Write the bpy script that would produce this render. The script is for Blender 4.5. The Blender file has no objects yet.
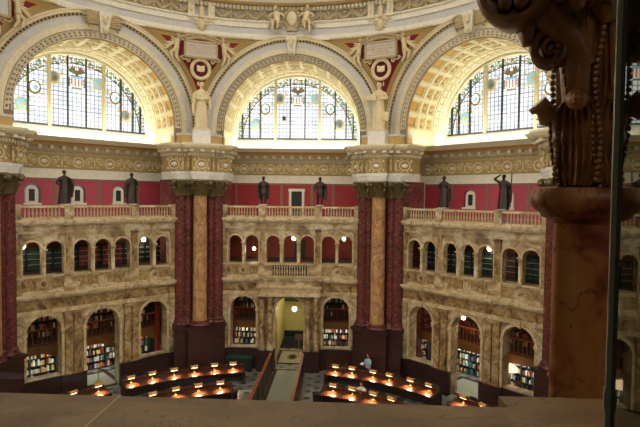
import bpy, math, random
from math import sin, cos, pi, radians, sqrt, atan2
from mathutils import Vector, Matrix
random.seed(7)
SC = bpy.context.scene
COL = SC.collection
A = 15.0            # apothem of the arcade faces (m); floor at z = 0.05
FZ = 0.06
CAM = (3.367, -18.004, 11.627)
YAW, PITCH, ROLL = -2.427, -1.908, 0.679

# ------------------------------------------------------------------ materials
def lin(c): c /= 255.0; return c / 12.92 if c <= 0.04045 else ((c + 0.055) / 1.055) ** 2.4
def rgb(r, g, b): return (lin(r), lin(g), lin(b), 1.0)
M = {}
def newmat(name):
    m = bpy.data.materials.new(name); m.use_nodes = True; M[name] = m
    nt = m.node_tree; b = nt.nodes['Principled BSDF']
    return m, nt, b
def plain(name, c, rough=.6, metal=0.0, spec=.5, var=.06, scale=6, bump=0.0):
    """a plain colour with slight tonal variation"""
    m, nt, b = newmat(name)
    tc = nt.nodes.new('ShaderNodeTexCoord'); n = nt.nodes.new('ShaderNodeTexNoise')
    n.inputs['Scale'].default_value = scale; n.inputs['Detail'].default_value = 4
    r = nt.nodes.new('ShaderNodeValToRGB')
    r.color_ramp.elements[0].position = .3; r.color_ramp.elements[1].position = .7
    col = rgb(*c)
    r.color_ramp.elements[0].color = tuple(max(0, x * (1 - var * 2)) for x in col[:3]) + (1,)
    r.color_ramp.elements[1].color = tuple(min(1, x * (1 + var)) for x in col[:3]) + (1,)
    nt.links.new(tc.outputs['Object'], n.inputs['Vector']); nt.links.new(n.outputs['Fac'], r.inputs['Fac'])
    nt.links.new(r.outputs['Color'], b.inputs['Base Color'])
    b.inputs['Roughness'].default_value = rough; b.inputs['Metallic'].default_value = metal
    b.inputs['Specular IOR Level'].default_value = spec
    if bump:
        bp = nt.nodes.new('ShaderNodeBump'); bp.inputs['Strength'].default_value = bump; bp.inputs['Distance'].default_value = .05
        nt.links.new(n.outputs['Fac'], bp.inputs['Height']); nt.links.new(bp.outputs['Normal'], b.inputs['Normal'])
    return m
def emit(name, c, s):
    m, nt, b = newmat(name)
    b.inputs['Base Color'].default_value = rgb(*c); b.inputs['Emission Color'].default_value = rgb(*c)
    b.inputs['Emission Strength'].default_value = s; b.inputs['Roughness'].default_value = .5
    return m
def marble(name, stops, scale=1.0, rough=.35, vein=None, vscale=1.2, vwidth=.06, stretch=(1, 1, 1), detail=8, distort=1.5):
    """cloudy marble: warped noise through a ramp, plus dark veins"""
    m, nt, b = newmat(name); L = nt.links
    tc = nt.nodes.new('ShaderNodeTexCoord'); mp = nt.nodes.new('ShaderNodeMapping'); mp.inputs['Scale'].default_value = stretch
    L.new(tc.outputs['Object'], mp.inputs['Vector'])
    n = nt.nodes.new('ShaderNodeTexNoise'); n.inputs['Scale'].default_value = scale; n.inputs['Detail'].default_value = detail
    n.inputs['Roughness'].default_value = .62; n.inputs['Distortion'].default_value = distort
    L.new(mp.outputs['Vector'], n.inputs['Vector'])
    r = nt.nodes.new('ShaderNodeValToRGB'); cr = r.color_ramp
    while len(cr.elements) < len(stops): cr.elements.new(.5)
    for e, (p, c) in zip(cr.elements, stops): e.position = p; e.color = rgb(*c)
    L.new(n.outputs['Fac'], r.inputs['Fac'])
    out = r.outputs['Color']
    if vein:
        n2 = nt.nodes.new('ShaderNodeTexNoise'); n2.inputs['Scale'].default_value = vscale; n2.inputs['Detail'].default_value = 6
        n2.inputs['Distortion'].default_value = 2.0
        L.new(mp.outputs['Vector'], n2.inputs['Vector'])
        s = nt.nodes.new('ShaderNodeMath'); s.operation = 'SUBTRACT'; s.inputs[1].default_value = .5
        ab = nt.nodes.new('ShaderNodeMath'); ab.operation = 'ABSOLUTE'
        mr = nt.nodes.new('ShaderNodeMapRange'); mr.inputs['From Max'].default_value = vwidth
        mr.inputs['To Min'].default_value = .85; mr.inputs['To Max'].default_value = 0
        L.new(n2.outputs['Fac'], s.inputs[0]); L.new(s.outputs[0], ab.inputs[0]); L.new(ab.outputs[0], mr.inputs['Value'])
        mx = nt.nodes.new('ShaderNodeMix'); mx.data_type = 'RGBA'
        L.new(mr.outputs['Result'], mx.inputs['Factor']); L.new(out, mx.inputs['A']); mx.inputs['B'].default_value = rgb(*vein)
        out = mx.outputs['Result']
    L.new(out, b.inputs['Base Color']); b.inputs['Roughness'].default_value = rough
    return m

marble('siena', [(.3, (90, 76, 64)), (.4, (144, 120, 88)), (.5, (176, 152, 114)), (.62, (212, 200, 174)), (.72, (146, 138, 128))], 1.1, .4, (88, 74, 64), .45, .01, (1, 1, 1.2), 7, .9)
marble('siena_panel', [(.32, (64, 54, 48)), (.42, (132, 104, 68)), (.55, (176, 146, 98)), (.7, (186, 178, 162))], 1.6, .35, (56, 48, 48), .7, .018, (1, 1, 1), 6, 1.0)
marble('siena_trim', [(.3, (160, 138, 104)), (.5, (200, 178, 138)), (.7, (224, 212, 184))], 1.6, .4, (104, 90, 74), .8, .015)
marble('gold_column', [(.3, (128, 88, 60)), (.45, (174, 130, 90)), (.6, (196, 158, 114)), (.75, (208, 188, 160))], 1.4, .3, (92, 62, 48), .5, .012, (1, 1, .8))
marble('red_marble', [(.3, (54, 26, 26)), (.46, (92, 46, 44)), (.6, (116, 64, 60)), (.74, (156, 112, 108))], 3.6, .25)
marble('dado', [(.3, (28, 15, 15)), (.5, (48, 27, 26)), (.7, (66, 40, 38))], 2.0, .45, None, 1, .05, (.5, .5, 3))
marble('plinth', [(.3, (32, 17, 17)), (.5, (58, 33, 31)), (.7, (82, 50, 45))], 1.2, .4, None, 1, .05, (.5, .5, 3))
marble('pilaster_marble', [(.33, (92, 38, 26)), (.42, (128, 64, 40)), (.5, (160, 106, 62)), (.62, (172, 122, 74)), (.75, (124, 62, 40))], 4.0, .4, (76, 42, 28), 2.2, .01, (1, 1, .7), 3, .6)
marble('ledge_marble', [(.3, (96, 70, 40)), (.5, (124, 94, 56)), (.68, (144, 114, 72))], 2.2, .5, (80, 60, 40), 1.6, .008, (1, 1.6, 1), 5, 1.0)
plain('cream', (218, 206, 176), .7); plain('cream_dark', (190, 170, 128), .7); plain('ivory', (226, 220, 204), .7)
plain('pale_grey', (198, 196, 194), .7); plain('tan_relief', (180, 160, 122), .7); plain('tan', (190, 156, 98), .7); plain('ochre', (176, 150, 98), .7)
plain('figure_plaster', (218, 200, 162), .6); plain('gold', (206, 158, 74), .45, .25); plain('gold_panel', (214, 168, 92), .5, .1)
plain('key_band', (138, 122, 102), .7); plain('key_relief', (224, 210, 182), .7)
plain('vault_cream', (242, 236, 208), .7); plain('coffer_inner', (236, 222, 176), .7); plain('frieze_ground', (174, 150, 102), .7); plain('frieze_relief', (216, 196, 148), .6)
plain('festoon_ground', (190, 186, 184), .7); plain('bead_dark', (92, 78, 54), .7); plain('white_block', (226, 224, 220), .7)
plain('red_wall', (152, 27, 33), .55, 0, .4); plain('red_wall_pink_sheen', (166, 54, 72), .5, 0, .4); plain('wall_stripe', (124, 88, 78), .6)
plain('spandrel_red', (122, 16, 30), .7); plain('bronze', (48, 37, 31), .42, .3); plain('capital_bronze', (108, 94, 60), .4, .4)
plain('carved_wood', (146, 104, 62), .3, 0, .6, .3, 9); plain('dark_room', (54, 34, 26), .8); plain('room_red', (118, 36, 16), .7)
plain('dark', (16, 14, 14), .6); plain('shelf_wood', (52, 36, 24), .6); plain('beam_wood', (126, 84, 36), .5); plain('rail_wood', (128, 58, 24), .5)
plain('shelf_green', (22, 58, 44), .6); plain('shelf_black', (24, 20, 18), .7); plain('post_red', (150, 46, 20), .5)
plain('desk_wood', (70, 36, 20), .3, 0, .5, .15, 5); plain('dark_wood', (44, 24, 16), .45); plain('chair_dark', (30, 28, 32), .5)
plain('brass', (196, 148, 72), .35, .6); plain('lead', (34, 34, 36), .6); plain('lead_grey', (104, 106, 116), .6); plain('mullion', (206, 192, 146), .6)
plain('carpet_pale', (150, 152, 132), .95); plain('carpet_border', (26, 40, 26), .95); plain('carpet_red', (96, 22, 20), .95)
plain('medallion', (122, 98, 40), .9); plain('hall_yellow', (206, 196, 136), .7); plain('dome_cream', (214, 200, 166), .8)
plain('gallery_dark', (92, 78, 60), .8); plain('skin', (188, 132, 100), .6); plain('hair', (24, 18, 16), .6)
plain('shirt_blue', (150, 190, 222), .8); plain('trouser_dark', (30, 30, 40), .8); plain('paper', (230, 228, 224), .8); plain('shirt_white', (214, 206, 206), .8)
plain('sign_brown', (84, 52, 30), .5); plain('book_lintel', (24, 40, 34), .5)
emit('globe_glow', (255, 244, 214), 9.0); emit('lamp_glow', (255, 232, 170), 7); emit('shade_bright', (255, 214, 184), 1.6); emit('shade_glow', (196, 136, 78), .12)
plain('edge_glass', (176, 190, 172), .4, 0, .5)
for nm, c in {'book_white': (206, 206, 194), 'book_red': (150, 42, 30), 'book_green': (44, 92, 72), 'book_tan': (186, 152, 104), 'book_black': (28, 26, 28),
              'book_blue': (64, 100, 130), 'book_grey': (150, 156, 150), 'book_orange': (204, 104, 50), 'book_yellow': (214, 190, 70), 'book_brown': (92, 56, 34)}.items():
    plain(nm, c, .7)
def glassmats():
    # daylit leaded glass: the sky behind it, seen through bluish white quarries
    m, nt, b = newmat('lunette_glass'); L = nt.links
    tc = nt.nodes.new('ShaderNodeTexCoord'); n = nt.nodes.new('ShaderNodeTexNoise'); n.inputs['Scale'].default_value = .9; n.inputs['Detail'].default_value = 3
    r = nt.nodes.new('ShaderNodeValToRGB'); r.color_ramp.elements[0].position = .35; r.color_ramp.elements[1].position = .6
    r.color_ramp.elements[0].color = rgb(206, 214, 226); r.color_ramp.elements[1].color = rgb(250, 250, 250)
    L.new(tc.outputs['Object'], n.inputs['Vector']); L.new(n.outputs['Fac'], r.inputs['Fac'])
    b.inputs['Base Color'].default_value = rgb(60, 64, 70)
    L.new(r.outputs['Color'], b.inputs['Emission Color']); b.inputs['Emission Strength'].default_value = WIN
    for nm, c, s in (('glass_green', (86, 116, 70), .9), ('glass_leaf', (150, 160, 120), .9), ('glass_gold', (176, 150, 96), .8), ('glass_blue', (112, 164, 196), .9), ('glass_red', (206, 96, 92), .9),
                     ('glass_brown', (92, 78, 50), .8), ('glass_white', (236, 236, 230), .9), ('glass_teal', (92, 116, 122), .8)):
        emit(nm, c, s)
    emit('lunette_glass_boosted', (255, 250, 240), BACKWIN)  # unseen back lunettes, glow raised to light the room from the front
    # clear safety glass
    for gname, tint, gcol in (('clear_glass', (.40, .45, .41, 1), (.42, .44, .38, 1)), ('front_glass', (.985, .99, .985, 1), (.4, .4, .4, 1))):
     m = bpy.data.materials.new(gname); m.use_nodes = True; M[gname] = m
     nt = m.node_tree; nt.nodes.clear(); L = nt.links
     o = nt.nodes.new('ShaderNodeOutputMaterial'); mx = nt.nodes.new('ShaderNodeMixShader'); fr = nt.nodes.new('ShaderNodeFresnel')
     fr.inputs['IOR'].default_value = 1.5
     t = nt.nodes.new('ShaderNodeBsdfTransparent'); t.inputs['Color'].default_value = tint
     g = nt.nodes.new('ShaderNodeBsdfGlossy'); g.inputs['Roughness'].default_value = 0.01; g.inputs['Color'].default_value = gcol
     L.new(fr.outputs[0], mx.inputs[0]); L.new(t.outputs[0], mx.inputs[1]); L.new(g.outputs[0], mx.inputs[2]); L.new(mx.outputs[0], o.inputs[0])
WIN = 1.5
BACKWIN, LANT = 11, 2300
glassmats()
def floor_mat():
    m, nt, b = newmat('floor_tile'); L = nt.links
    tc = nt.nodes.new('ShaderNodeTexCoord'); mp = nt.nodes.new('ShaderNodeMapping'); mp.inputs['Rotation'].default_value = (0, 0, radians(45))
    mp.inputs['Scale'].default_value = (1 / .72, 1 / .72, 1)
    fr = nt.nodes.new('ShaderNodeVectorMath'); fr.operation = 'FRACTION'
    sb = nt.nodes.new('ShaderNodeVectorMath'); sb.operation = 'SUBTRACT'; sb.inputs[1].default_value = (.5, .5, 0)
    ml = nt.nodes.new('ShaderNodeVectorMath'); ml.operation = 'MULTIPLY'; ml.inputs[1].default_value = (1, 1, 0)
    ln = nt.nodes.new('ShaderNodeVectorMath'); ln.operation = 'LENGTH'
    lt = nt.nodes.new('ShaderNodeMath'); lt.operation = 'LESS_THAN'; lt.inputs[1].default_value = .25
    L.new(tc.outputs['Object'], mp.inputs[0]); L.new(mp.outputs[0], fr.inputs[0]); L.new(fr.outputs[0], sb.inputs[0]); L.new(sb.outputs[0], ml.inputs[0])
    L.new(ml.outputs[0], ln.inputs[0]); L.new(ln.outputs['Value'], lt.inputs[0])
    n = nt.nodes.new('ShaderNodeTexNoise'); n.inputs['Scale'].default_value = 1.4; n.inputs['Detail'].default_value = 5; L.new(tc.outputs['Object'], n.inputs[0])
    r = nt.nodes.new('ShaderNodeValToRGB'); r.color_ramp.elements[0].color = rgb(92, 94, 92); r.color_ramp.elements[1].color = rgb(146, 144, 138)
    r.color_ramp.elements[0].position = .3; r.color_ramp.elements[1].position = .7
    L.new(n.outputs['Fac'], r.inputs[0])
    mx = nt.nodes.new('ShaderNodeMix'); mx.data_type = 'RGBA'; L.new(lt.outputs[0], mx.inputs['Factor']); L.new(r.outputs[0], mx.inputs['A']); mx.inputs['B'].default_value = rgb(66, 48, 38)
    L.new(mx.outputs['Result'], b.inputs['Base Color']); b.inputs['Roughness'].default_value = .3
floor_mat()

# ------------------------------------------------------------------ mesh builder
class MB:
    def __init__(s): s.v = []; s.f = []; s.mi = []
    def add(s, vs, fs, m=0):
        o = len(s.v); s.v += [tuple(p) for p in vs]
        for f in fs: s.f.append([i + o for i in f]); s.mi.append(m)
        return s
    def box(s, x0, x1, y0, y1, z0, z1, m=0):
        vs = [(x, y, z) for z in (z0, z1) for y in (y0, y1) for x in (x0, x1)]
        return s.add(vs, [(0, 2, 3, 1), (4, 5, 7, 6), (0, 1, 5, 4), (2, 6, 7, 3), (0, 4, 6, 2), (1, 3, 7, 5)], m)
    def obox(s, c, sx, sy, sz, mat=None, m=0):
        mat = mat or Matrix()
        vs = [Vector(c) + mat @ Vector((x * sx, y * sy, z * sz)) for z in (-.5, .5) for y in (-.5, .5) for x in (-.5, .5)]
        return s.add(vs, [(0, 2, 3, 1), (4, 5, 7, 6), (0, 1, 5, 4), (2, 6, 7, 3), (0, 4, 6, 2), (1, 3, 7, 5)], m)
    def loft(s, rings, cap=True, closed=True, m=0):
        n = len(rings[0]); vs = [p for r in rings for p in r]; fs = []
        for i in range(len(rings) - 1):
            for j in range(n if closed else n - 1):
                k = (j + 1) % n; fs.append((i * n + j, i * n + k, (i + 1) * n + k, (i + 1) * n + j))
        if cap and closed:
            fs.append(tuple(reversed(range(n)))); fs.append(tuple(range((len(rings) - 1) * n, len(rings) * n)))
        return s.add(vs, fs, m)
    def prism(s, poly, z0, z1, m=0):
        return s.loft([[(x, y, z0) for x, y in poly], [(x, y, z1) for x, y in poly]], m=m)
    def lathe(s, prof, c=(0, 0, 0), n=16, sx=1, sy=1, m=0):
        return s.loft([[(c[0] + r * cos(2 * pi * k / n) * sx, c[1] + r * sin(2 * pi * k / n) * sy, c[2] + z) for k in range(n)] for r, z in prof], m=m)
    def ell(s, c, rx, ry, rz, n=10, k=6, m=0, rot=None):
        rings = []
        for i in range(k + 1):
            a = -pi / 2 + pi * i / k; rr = max(cos(a), .02)
            ring = [Vector((rx * rr * cos(2 * pi * j / n), ry * rr * sin(2 * pi * j / n), rz * sin(a))) for j in range(n)]
            if rot: ring = [rot @ p for p in ring]
            rings.append([Vector(c) + p for p in ring])
        return s.loft(rings, m=m)
    def tube(s, pts, rad, n=6, m=0, flat=1.0):
        pts = [Vector(p) for p in pts]
        if not isinstance(rad, (list, tuple)): rad = [rad] * len(pts)
        rings = []; up = None
        for i, p in enumerate(pts):
            d = (pts[min(i + 1, len(pts) - 1)] - pts[max(i - 1, 0)]).normalized()
            if up is None: up = Vector((0, 1, 0)) if abs(d.y) < .9 else Vector((1, 0, 0))
            a = (up - d * up.dot(d)).normalized(); b = d.cross(a); up = a
            rings.append([p + (a * cos(2 * pi * j / n) * flat + b * sin(2 * pi * j / n)) * rad[i] for j in range(n)])
        return s.loft(rings, m=m)
    def arc(s, prof, cx, cz, y0=0, a0=0, a1=pi, n=40, m=0, legs=None, closed=True):
        """sweep a closed (radius, depth) profile along an arch; legs = z the arch comes down to"""
        rings = []
        def ring(a, z=None):
            if z is None: return [(cx + r * cos(a), y0 + w, cz + r * sin(a)) for r, w in prof]
            return [(cx + r * cos(a), y0 + w, z) for r, w in prof]
        if legs is not None: rings.append(ring(0, legs))
        rings += [ring(a0 + (a1 - a0) * i / n) for i in range(n + 1)]
        if legs is not None: rings.append(ring(pi, legs))
        return s.loft(rings, cap=closed, closed=closed, m=m)
    def ringarc(s, prof, a0, a1, n, m=0):
        """sweep an (R, z) profile round the room axis, azimuth from +y clockwise"""
        return s.loft([[(R * sin(a0 + (a1 - a0) * i / n), R * cos(a0 + (a1 - a0) * i / n), z) for R, z in prof] for i in range(n + 1)], m=m)
    def build(s, name, mats, parent=None, loc=None, rotz=0, smooth=None, label=None):
        me = bpy.data.meshes.new(name); me.from_pydata(s.v, [], s.f)
        if not isinstance(mats, (list, tuple)): mats = [mats]
        for m in mats: me.materials.append(M[m])
        if len(mats) > 1: me.polygons.foreach_set('material_index', s.mi)
        me.update()
        import bmesh as _b
        bm = _b.new(); bm.from_mesh(me); _b.ops.recalc_face_normals(bm, faces=bm.faces); bm.to_mesh(me); bm.free()
        if smooth:
            me.polygons.foreach_set('use_smooth', [True] * len(me.polygons)); me.set_sharp_from_angle(angle=radians(smooth))
        o = bpy.data.objects.new(name, me); COL.objects.link(o)
        if parent: o.parent = parent
        if loc: o.location = loc
        o.rotation_euler = (0, 0, rotz)
        if label: o['label'] = label
        return o
def tag(o, label=None, cat=None, group=None, kind=None):
    if label: o['label'] = label
    if cat: o['category'] = cat
    if group: o['group'] = group
    if kind: o['kind'] = kind
    return o
def thing(name, label, cat, loc=(0, 0, 0), rotz=0, group=None, kind=None):
    o = bpy.data.objects.new(name, None); COL.objects.link(o); o.empty_display_size = .2
    o.location = loc; o.rotation_euler = (0, 0, rotz)
    return tag(o, label, cat, group, kind)
def struct(name, loc=(0, 0, 0), rotz=0, label=None):
    o = bpy.data.objects.new(name, None); COL.objects.link(o); o.location = loc; o.rotation_euler = (0, 0, rotz); o['kind'] = 'structure'
    if label: o['label'] = label
    return o
def dup(src, loc, rotz=0, label=None, parent=None):
    r = src.copy(); COL.objects.link(r); r.location = loc; r.rotation_euler = (0, 0, rotz)
    if label: r['label'] = label
    for ch in src.children:
        c = ch.copy(); COL.objects.link(c); c.parent = r
        for g in ch.children:
            d = g.copy(); COL.objects.link(d); d.parent = c
    return r
def bayP(b, u, w, z):
    a = radians(45 * b); return (u * cos(a) + (A + w) * sin(a), -u * sin(a) + (A + w) * cos(a), z)
def bayR(b): return -radians(45 * b)
def vP(k, lat, R, z):
    a = radians(22.5 * k); return (lat * cos(a) + R * sin(a), -lat * sin(a) + R * cos(a), z)
def vR(k): return -radians(22.5 * k)
def polP(r, deg, z): a = radians(deg); return (r * sin(a), r * cos(a), z)
SIDE = {-1: 'left', 0: 'center', 1: 'right'}
SIDEW = {-1: 'left bay', 0: 'middle bay', 1: 'right bay'}

def area(name, loc, rot, sx, sy, e, col=(1, 1, 1), spread=pi):
    L = bpy.data.lights.new(name, 'AREA'); L.shape = 'RECTANGLE'; L.size = sx; L.size_y = sy; L.energy = e; L.color = col; L.spread = spread
    o = bpy.data.objects.new(name, L); COL.objects.link(o); o.location = loc; o.rotation_euler = rot; return o

# ------------------------------------------------------------------ arched walls
def arch_wall(mb, u0, u1, z0, z1, y0, y1, ops, m=0, mrev=None, seg=14):
    """a wall slab from y0 (front) to y1 with round-headed openings (uc, half width, sill, spring)"""
    mrev = m if mrev is None else mrev
    ops = sorted(ops); cur = u0
    def quad(a, b_, c, d, mm=m): mb.add([a, b_, c, d], [(0, 1, 2, 3)], mm)
    for y in (y0, y1):
        cur = u0
        for uc, hw, sill, spr in ops:
            quad((cur, y, z0), (uc - hw, y, z0), (uc - hw, y, z1), (cur, y, z1))
            if sill > z0: quad((uc - hw, y, z0), (uc + hw, y, z0), (uc + hw, y, sill), (uc - hw, y, sill))
            for i in range(seg):
                a, b_ = pi - pi * i / seg, pi - pi * (i + 1) / seg
                quad((uc + hw * cos(a), y, spr + hw * sin(a)), (uc + hw * cos(b_), y, spr + hw * sin(b_)), (uc + hw * cos(b_), y, z1), (uc + hw * cos(a), y, z1))
            cur = uc + hw
        quad((cur, y, z0), (u1, y, z0), (u1, y, z1), (cur, y, z1))
    for uc, hw, sill, spr in ops:
        path = [(uc - hw, sill), (uc - hw, spr)] + [(uc + hw * cos(pi - pi * i / seg), spr + hw * sin(pi * i / seg)) for i in range(1, seg)] + [(uc + hw, spr), (uc + hw, sill)]
        if sill > z0: path.append(path[0])
        for (a, b_), (c, d) in zip(path, path[1:]): quad((a, y0, b_), (c, y0, d), (c, y1, d), (a, y1, b_), mrev)
    for a, b_ in ((u0, u0), (u1, u1)): quad((a, y0, z0), (a, y1, z0), (a, y1, z1), (a, y0, z1))
    quad((u0, y0, z1), (u1, y0, z1), (u1, y1, z1), (u0, y1, z1))
def arch_trim(uc, hw, sill, spr, wid=.13, y0=-.09, y1=0.0):
    mb = MB(); mb.arc([(hw, y0), (hw + wid, y0), (hw + wid, y1), (hw, y1)], uc, spr, 0, n=16, legs=sill); return mb
UP = [-3.68, -2.57, -1.14, 0, 1.14, 2.57, 3.68]
BY = A
def build_arcade(b):
    W = struct('wall_' + SIDE[b], (0, 0, 0), bayR(b), 'veined yellow marble arcade screen of the %s' % SIDEW[b])
    ga = [(-3.12, .86, 1.45, 4.07), (3.12, .86, 1.45, 4.07)]
    ga.append((0, .95, FZ, 3.98))
    E = 4.62
    # ground storey
    mb = MB(); arch_wall(mb, -E, E, FZ, 5.23, BY, BY + .7, ga); mb.build('arcade_wall', 'siena', W)
    for (uc, hw, si, sp) in ga: 
        t = arch_trim(uc, hw, si if si > 1 else 1.45, sp, .15); 
        o = MB(); o.v = [(x, y + BY, z) for x, y, z in t.v]; o.f = t.f; o.mi = t.mi; o.build('arch_molding', 'siena_trim', W, smooth=40)
        MB().loft([[(uc - .1, BY - .16, sp + hw - .02), (uc + .1, BY - .16, sp + hw - .02), (uc + .1, BY, sp + hw - .02), (uc - .1, BY, sp + hw - .02)],
                   [(uc - .15, BY - .2, 5.23), (uc + .15, BY - .2, 5.23), (uc + .15, BY, 5.23), (uc - .15, BY, 5.23)]]).build('keystone', 'siena_trim', W)
        for s in (-1, 1):
            mb = MB(); mb.box(uc + s * (hw + .09) - .13, uc + s * (hw + .09) + .13, BY - .13, BY + .3, sp - .12, sp + .03); mb.build('impost', 'siena_trim', W)
    # dado of dark red marble below the sills, broken at the portal
    for u0, u1, p in ((-E, -2.3, .08), (-2.3, -.95, .2), (.95, 2.3, .2), (2.3, E, .08)):
        mb = MB(); mb.box(u0, u1, BY - p, BY + .02, FZ, 1.36); mb.box(u0, u1, BY - p - .05, BY + .02, 1.36, 1.45); mb.box(u0, u1, BY - p - .05, BY + .02, FZ, .28)
        mb.build('dado', 'dado', W)
    # paired pilasters
    for s in (-1, 1):
        for u in ((1.42, 1.9) if b else (1.9,)):
            uu = s * u; mb = MB(); mb.box(uu - .19, uu + .19, BY - .16, BY, 1.6, 4.8); mb.box(uu - .23, uu + .23, BY - .2, BY, 1.45, 1.6)
            mb.box(uu - .22, uu + .22, BY - .19, BY, 4.8, 4.88); mb.box(uu - .26, uu + .26, BY - .24, BY, 4.88, 5.03)
            mb.build('pilaster', 'siena_panel', W)
        uu = s * 4.36; mb = MB(); mb.box(uu - .2, uu + .2, BY - .14, BY, 1.6, 4.8); mb.box(uu - .24, uu + .24, BY - .18, BY, 1.45, 1.6); mb.box(uu - .24, uu + .24, BY - .2, BY, 4.8, 5.03)
        mb.build('pilaster', 'siena', W)
    # first entablature
    mb = MB(); mb.box(-E, E, BY - .12, BY + .7, 5.05, 5.23); mb.box(-E, E, BY - .1, BY + .7, 5.23, 5.28); mb.build('architrave', 'siena_trim', W)
    mb = MB(); mb.box(-E, E, BY - .04, BY + .7, 5.23, 5.86)
    for i in range(-4, 5):
        if i: mb.box(i * .98 - .38, i * .98 + .38, BY - .07, BY, 5.36, 5.76)
    mb.build('frieze', 'siena_panel', W)
    mb = MB()
    n = 70
    for i in range(n): u = -E + 2 * E * (i + .5) / n; mb.box(u - .035, u + .035, BY - .16, BY, 5.86, 5.93)
    mb.box(-E, E, BY - .1, BY + .7, 5.84, 5.87); mb.box(-E, E, BY - .3, BY + .7, 5.95, 6.05); mb.box(-E, E, BY - .38, BY + .7, 6.05, 6.17); mb.box(-E, E, BY - .14, BY, 5.86, 5.95)
    mb.build('cornice', 'siena_trim', W)
    # parapet storey below the small arches
    mb = MB(); mb.box(-E, E, BY, BY + .7, 6.17, 7.15); mb.build('parapet', 'siena', W)
    mb = MB(); mb.box(-E, E, BY - .09, BY, 7.05, 7.15); mb.box(-E, E, BY - .08, BY, 6.17, 6.32); mb.build('parapet_cap', 'siena_trim', W)
    for s in (-1, 1):
        uu = s * 3.12
        mb = MB()
        mb.arc([(.15, BY - .07), (.21, BY - .07), (.21, BY), (.15, BY)], uu, 6.68, 0, 0, 2 * pi, 24); mb.arc([(.0, BY - .03), (.15, BY - .03), (.15, BY), (.0, BY)], uu, 6.68, 0, 0, 2 * pi, 24, m=1)
        mb.build('roundel', ['siena_trim', 'siena_panel'], W, smooth=40)
        for d in (-.75, .75):
            mb = MB(); mb.box(uu + d - .36, uu + d + .36, BY - .03, BY, 6.42, 6.94); mb.build('parapet_panel', 'siena_panel', W)
        mb = MB(); mb.box(s * 1.82 - .3, s * 1.82 + .3, BY - .12, BY, 6.17, 7.15); mb.build('parapet_pier', 'siena', W)
        mb = MB(); mb.box(s * 4.42 - .2, s * 4.42 + .2, BY - .1, BY, 6.17, 7.15); mb.build('parapet_pier', 'siena', W)
    if b == 0:
        mb = MB(); mb.box(-1.15, 1.15, BY - .03, BY + .02, 6.3, 7.03); mb.build('balcony_shade_panel', 'dark', W)  # black panel stands in for the shade behind the balusters
        for i in range(13):
            u = -1.02 + 2.04 * i / 12
            MB().lathe([(.05, 0), (.05, .05), (.03, .08), (.065, .25), (.03, .5), (.05, .58), (.05, .68)], (u, BY - .1, 6.34), 8).build('baluster', 'siena_trim', W, smooth=50)
    else:
        mb = MB(); mb.arc([(.12, BY - .07), (.18, BY - .07), (.18, BY), (.12, BY)], 0, 6.68, 0, 0, 2 * pi, 24); mb.build('roundel', 'siena_trim', W)
        for d in (-.75, .75):
            mb = MB(); mb.box(d - .5, d + .5, BY - .03, BY, 6.42, 6.94); mb.build('parapet_panel', 'siena_panel', W)
    # upper storey of small arches
    ua = [(u, .46, 7.15, 8.56) for u in UP]
    mb = MB(); arch_wall(mb, -E, E, 7.15, 9.47, BY, BY + .4, ua, seg=12); mb.build('upper_arcade_wall', 'siena', W)
    for (uc, hw, si, sp) in ua:
        t = arch_trim(uc, hw, si, sp, .1); o = MB(); o.v = [(x, y + BY, z) for x, y, z in t.v]; o.f = t.f; o.mi = t.mi; o.build('arch_molding', 'siena_trim', W, smooth=40)
    for uc in (-3.125, 3.125, -.57, .57):
        mb = MB(); mb.lathe([(.11, 0), (.11, .08), (.075, .14), (.07, 1.2), (.08, 1.22), (.11, 1.34), (.12, 1.36)], (uc, BY - .1, 7.15), 10); mb.box(uc - .15, uc + .15, BY - .2, BY + .05, 8.5, 8.6)
        mb.build('colonnette', 'siena_trim', W, smooth=40)
    for u in (-4.4, -1.86, 1.86, 4.4):
        mb = MB(); mb.box(u - .17, u + .17, BY - .12, BY, 7.15, 9.4); mb.box(u - .21, u + .21, BY - .16, BY, 9.3, 9.47); mb.box(u - .2, u + .2, BY - .15, BY, 7.15, 7.28); mb.build('pilaster', 'siena_panel', W)
    mb = MB(); mb.box(-E, E, BY - .06, BY + .6, 9.47, 9.92); mb.box(-E, E, BY - .12, BY + .6, 9.45, 9.53); mb.build('frieze', 'siena', W)
    mb = MB(); mb.box(-E, E, BY - .2, BY + .6, 9.9, 9.98); mb.box(-E, E, BY - .32, BY + .6, 9.98, 10.08); mb.box(-E, E, BY - .38, BY + .6, 10.08, 10.2); mb.build('cornice', 'siena_trim', W)
    # balustrade on top: a thing with its balusters
    T = thing('balustrade', 'marble balustrade with turned balusters along the top of the %s arcade' % {-1: 'left', 0: 'middle', 1: 'right'}[b], 'balustrade', bayP(b, 0, 0, 10.2), bayR(b))
    mb = MB(); mb.box(-E, E, -.14, .14, 0, .12); mb.build('base_rail', 'siena_trim', T)
    mb = MB(); mb.box(-E, E, -.16, .16, .66, .78); mb.build('top_rail', 'siena_trim', T)
    peds = [-4.45, -1.88, 1.88, 4.45]
    for p in peds:
        mb = MB(); mb.box(p - .22, p + .22, -.2, .2, 0, .8); mb.box(p - .25, p + .25, -.23, .23, .74, .84); mb.build('pedestal', 'siena', T)
    first = None
    for i in range(46):
        u = -4.2 + 8.4 * i / 45
        if min(abs(u - p) for p in peds) < .28: continue
        if first is None: first = MB().lathe([(.055, 0), (.055, .04), (.03, .07), (.068, .2), (.028, .42), (.05, .5), (.05, .54)], (0, 0, 0), 8).build('baluster', 'siena_trim', T, smooth=50); first.location = (u, 0, .12)
        else:
            c = first.copy(); COL.objects.link(c); c.location = (u, 0, .12)
    return W
for b in (-1, 0, 1): build_arcade(b)

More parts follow.
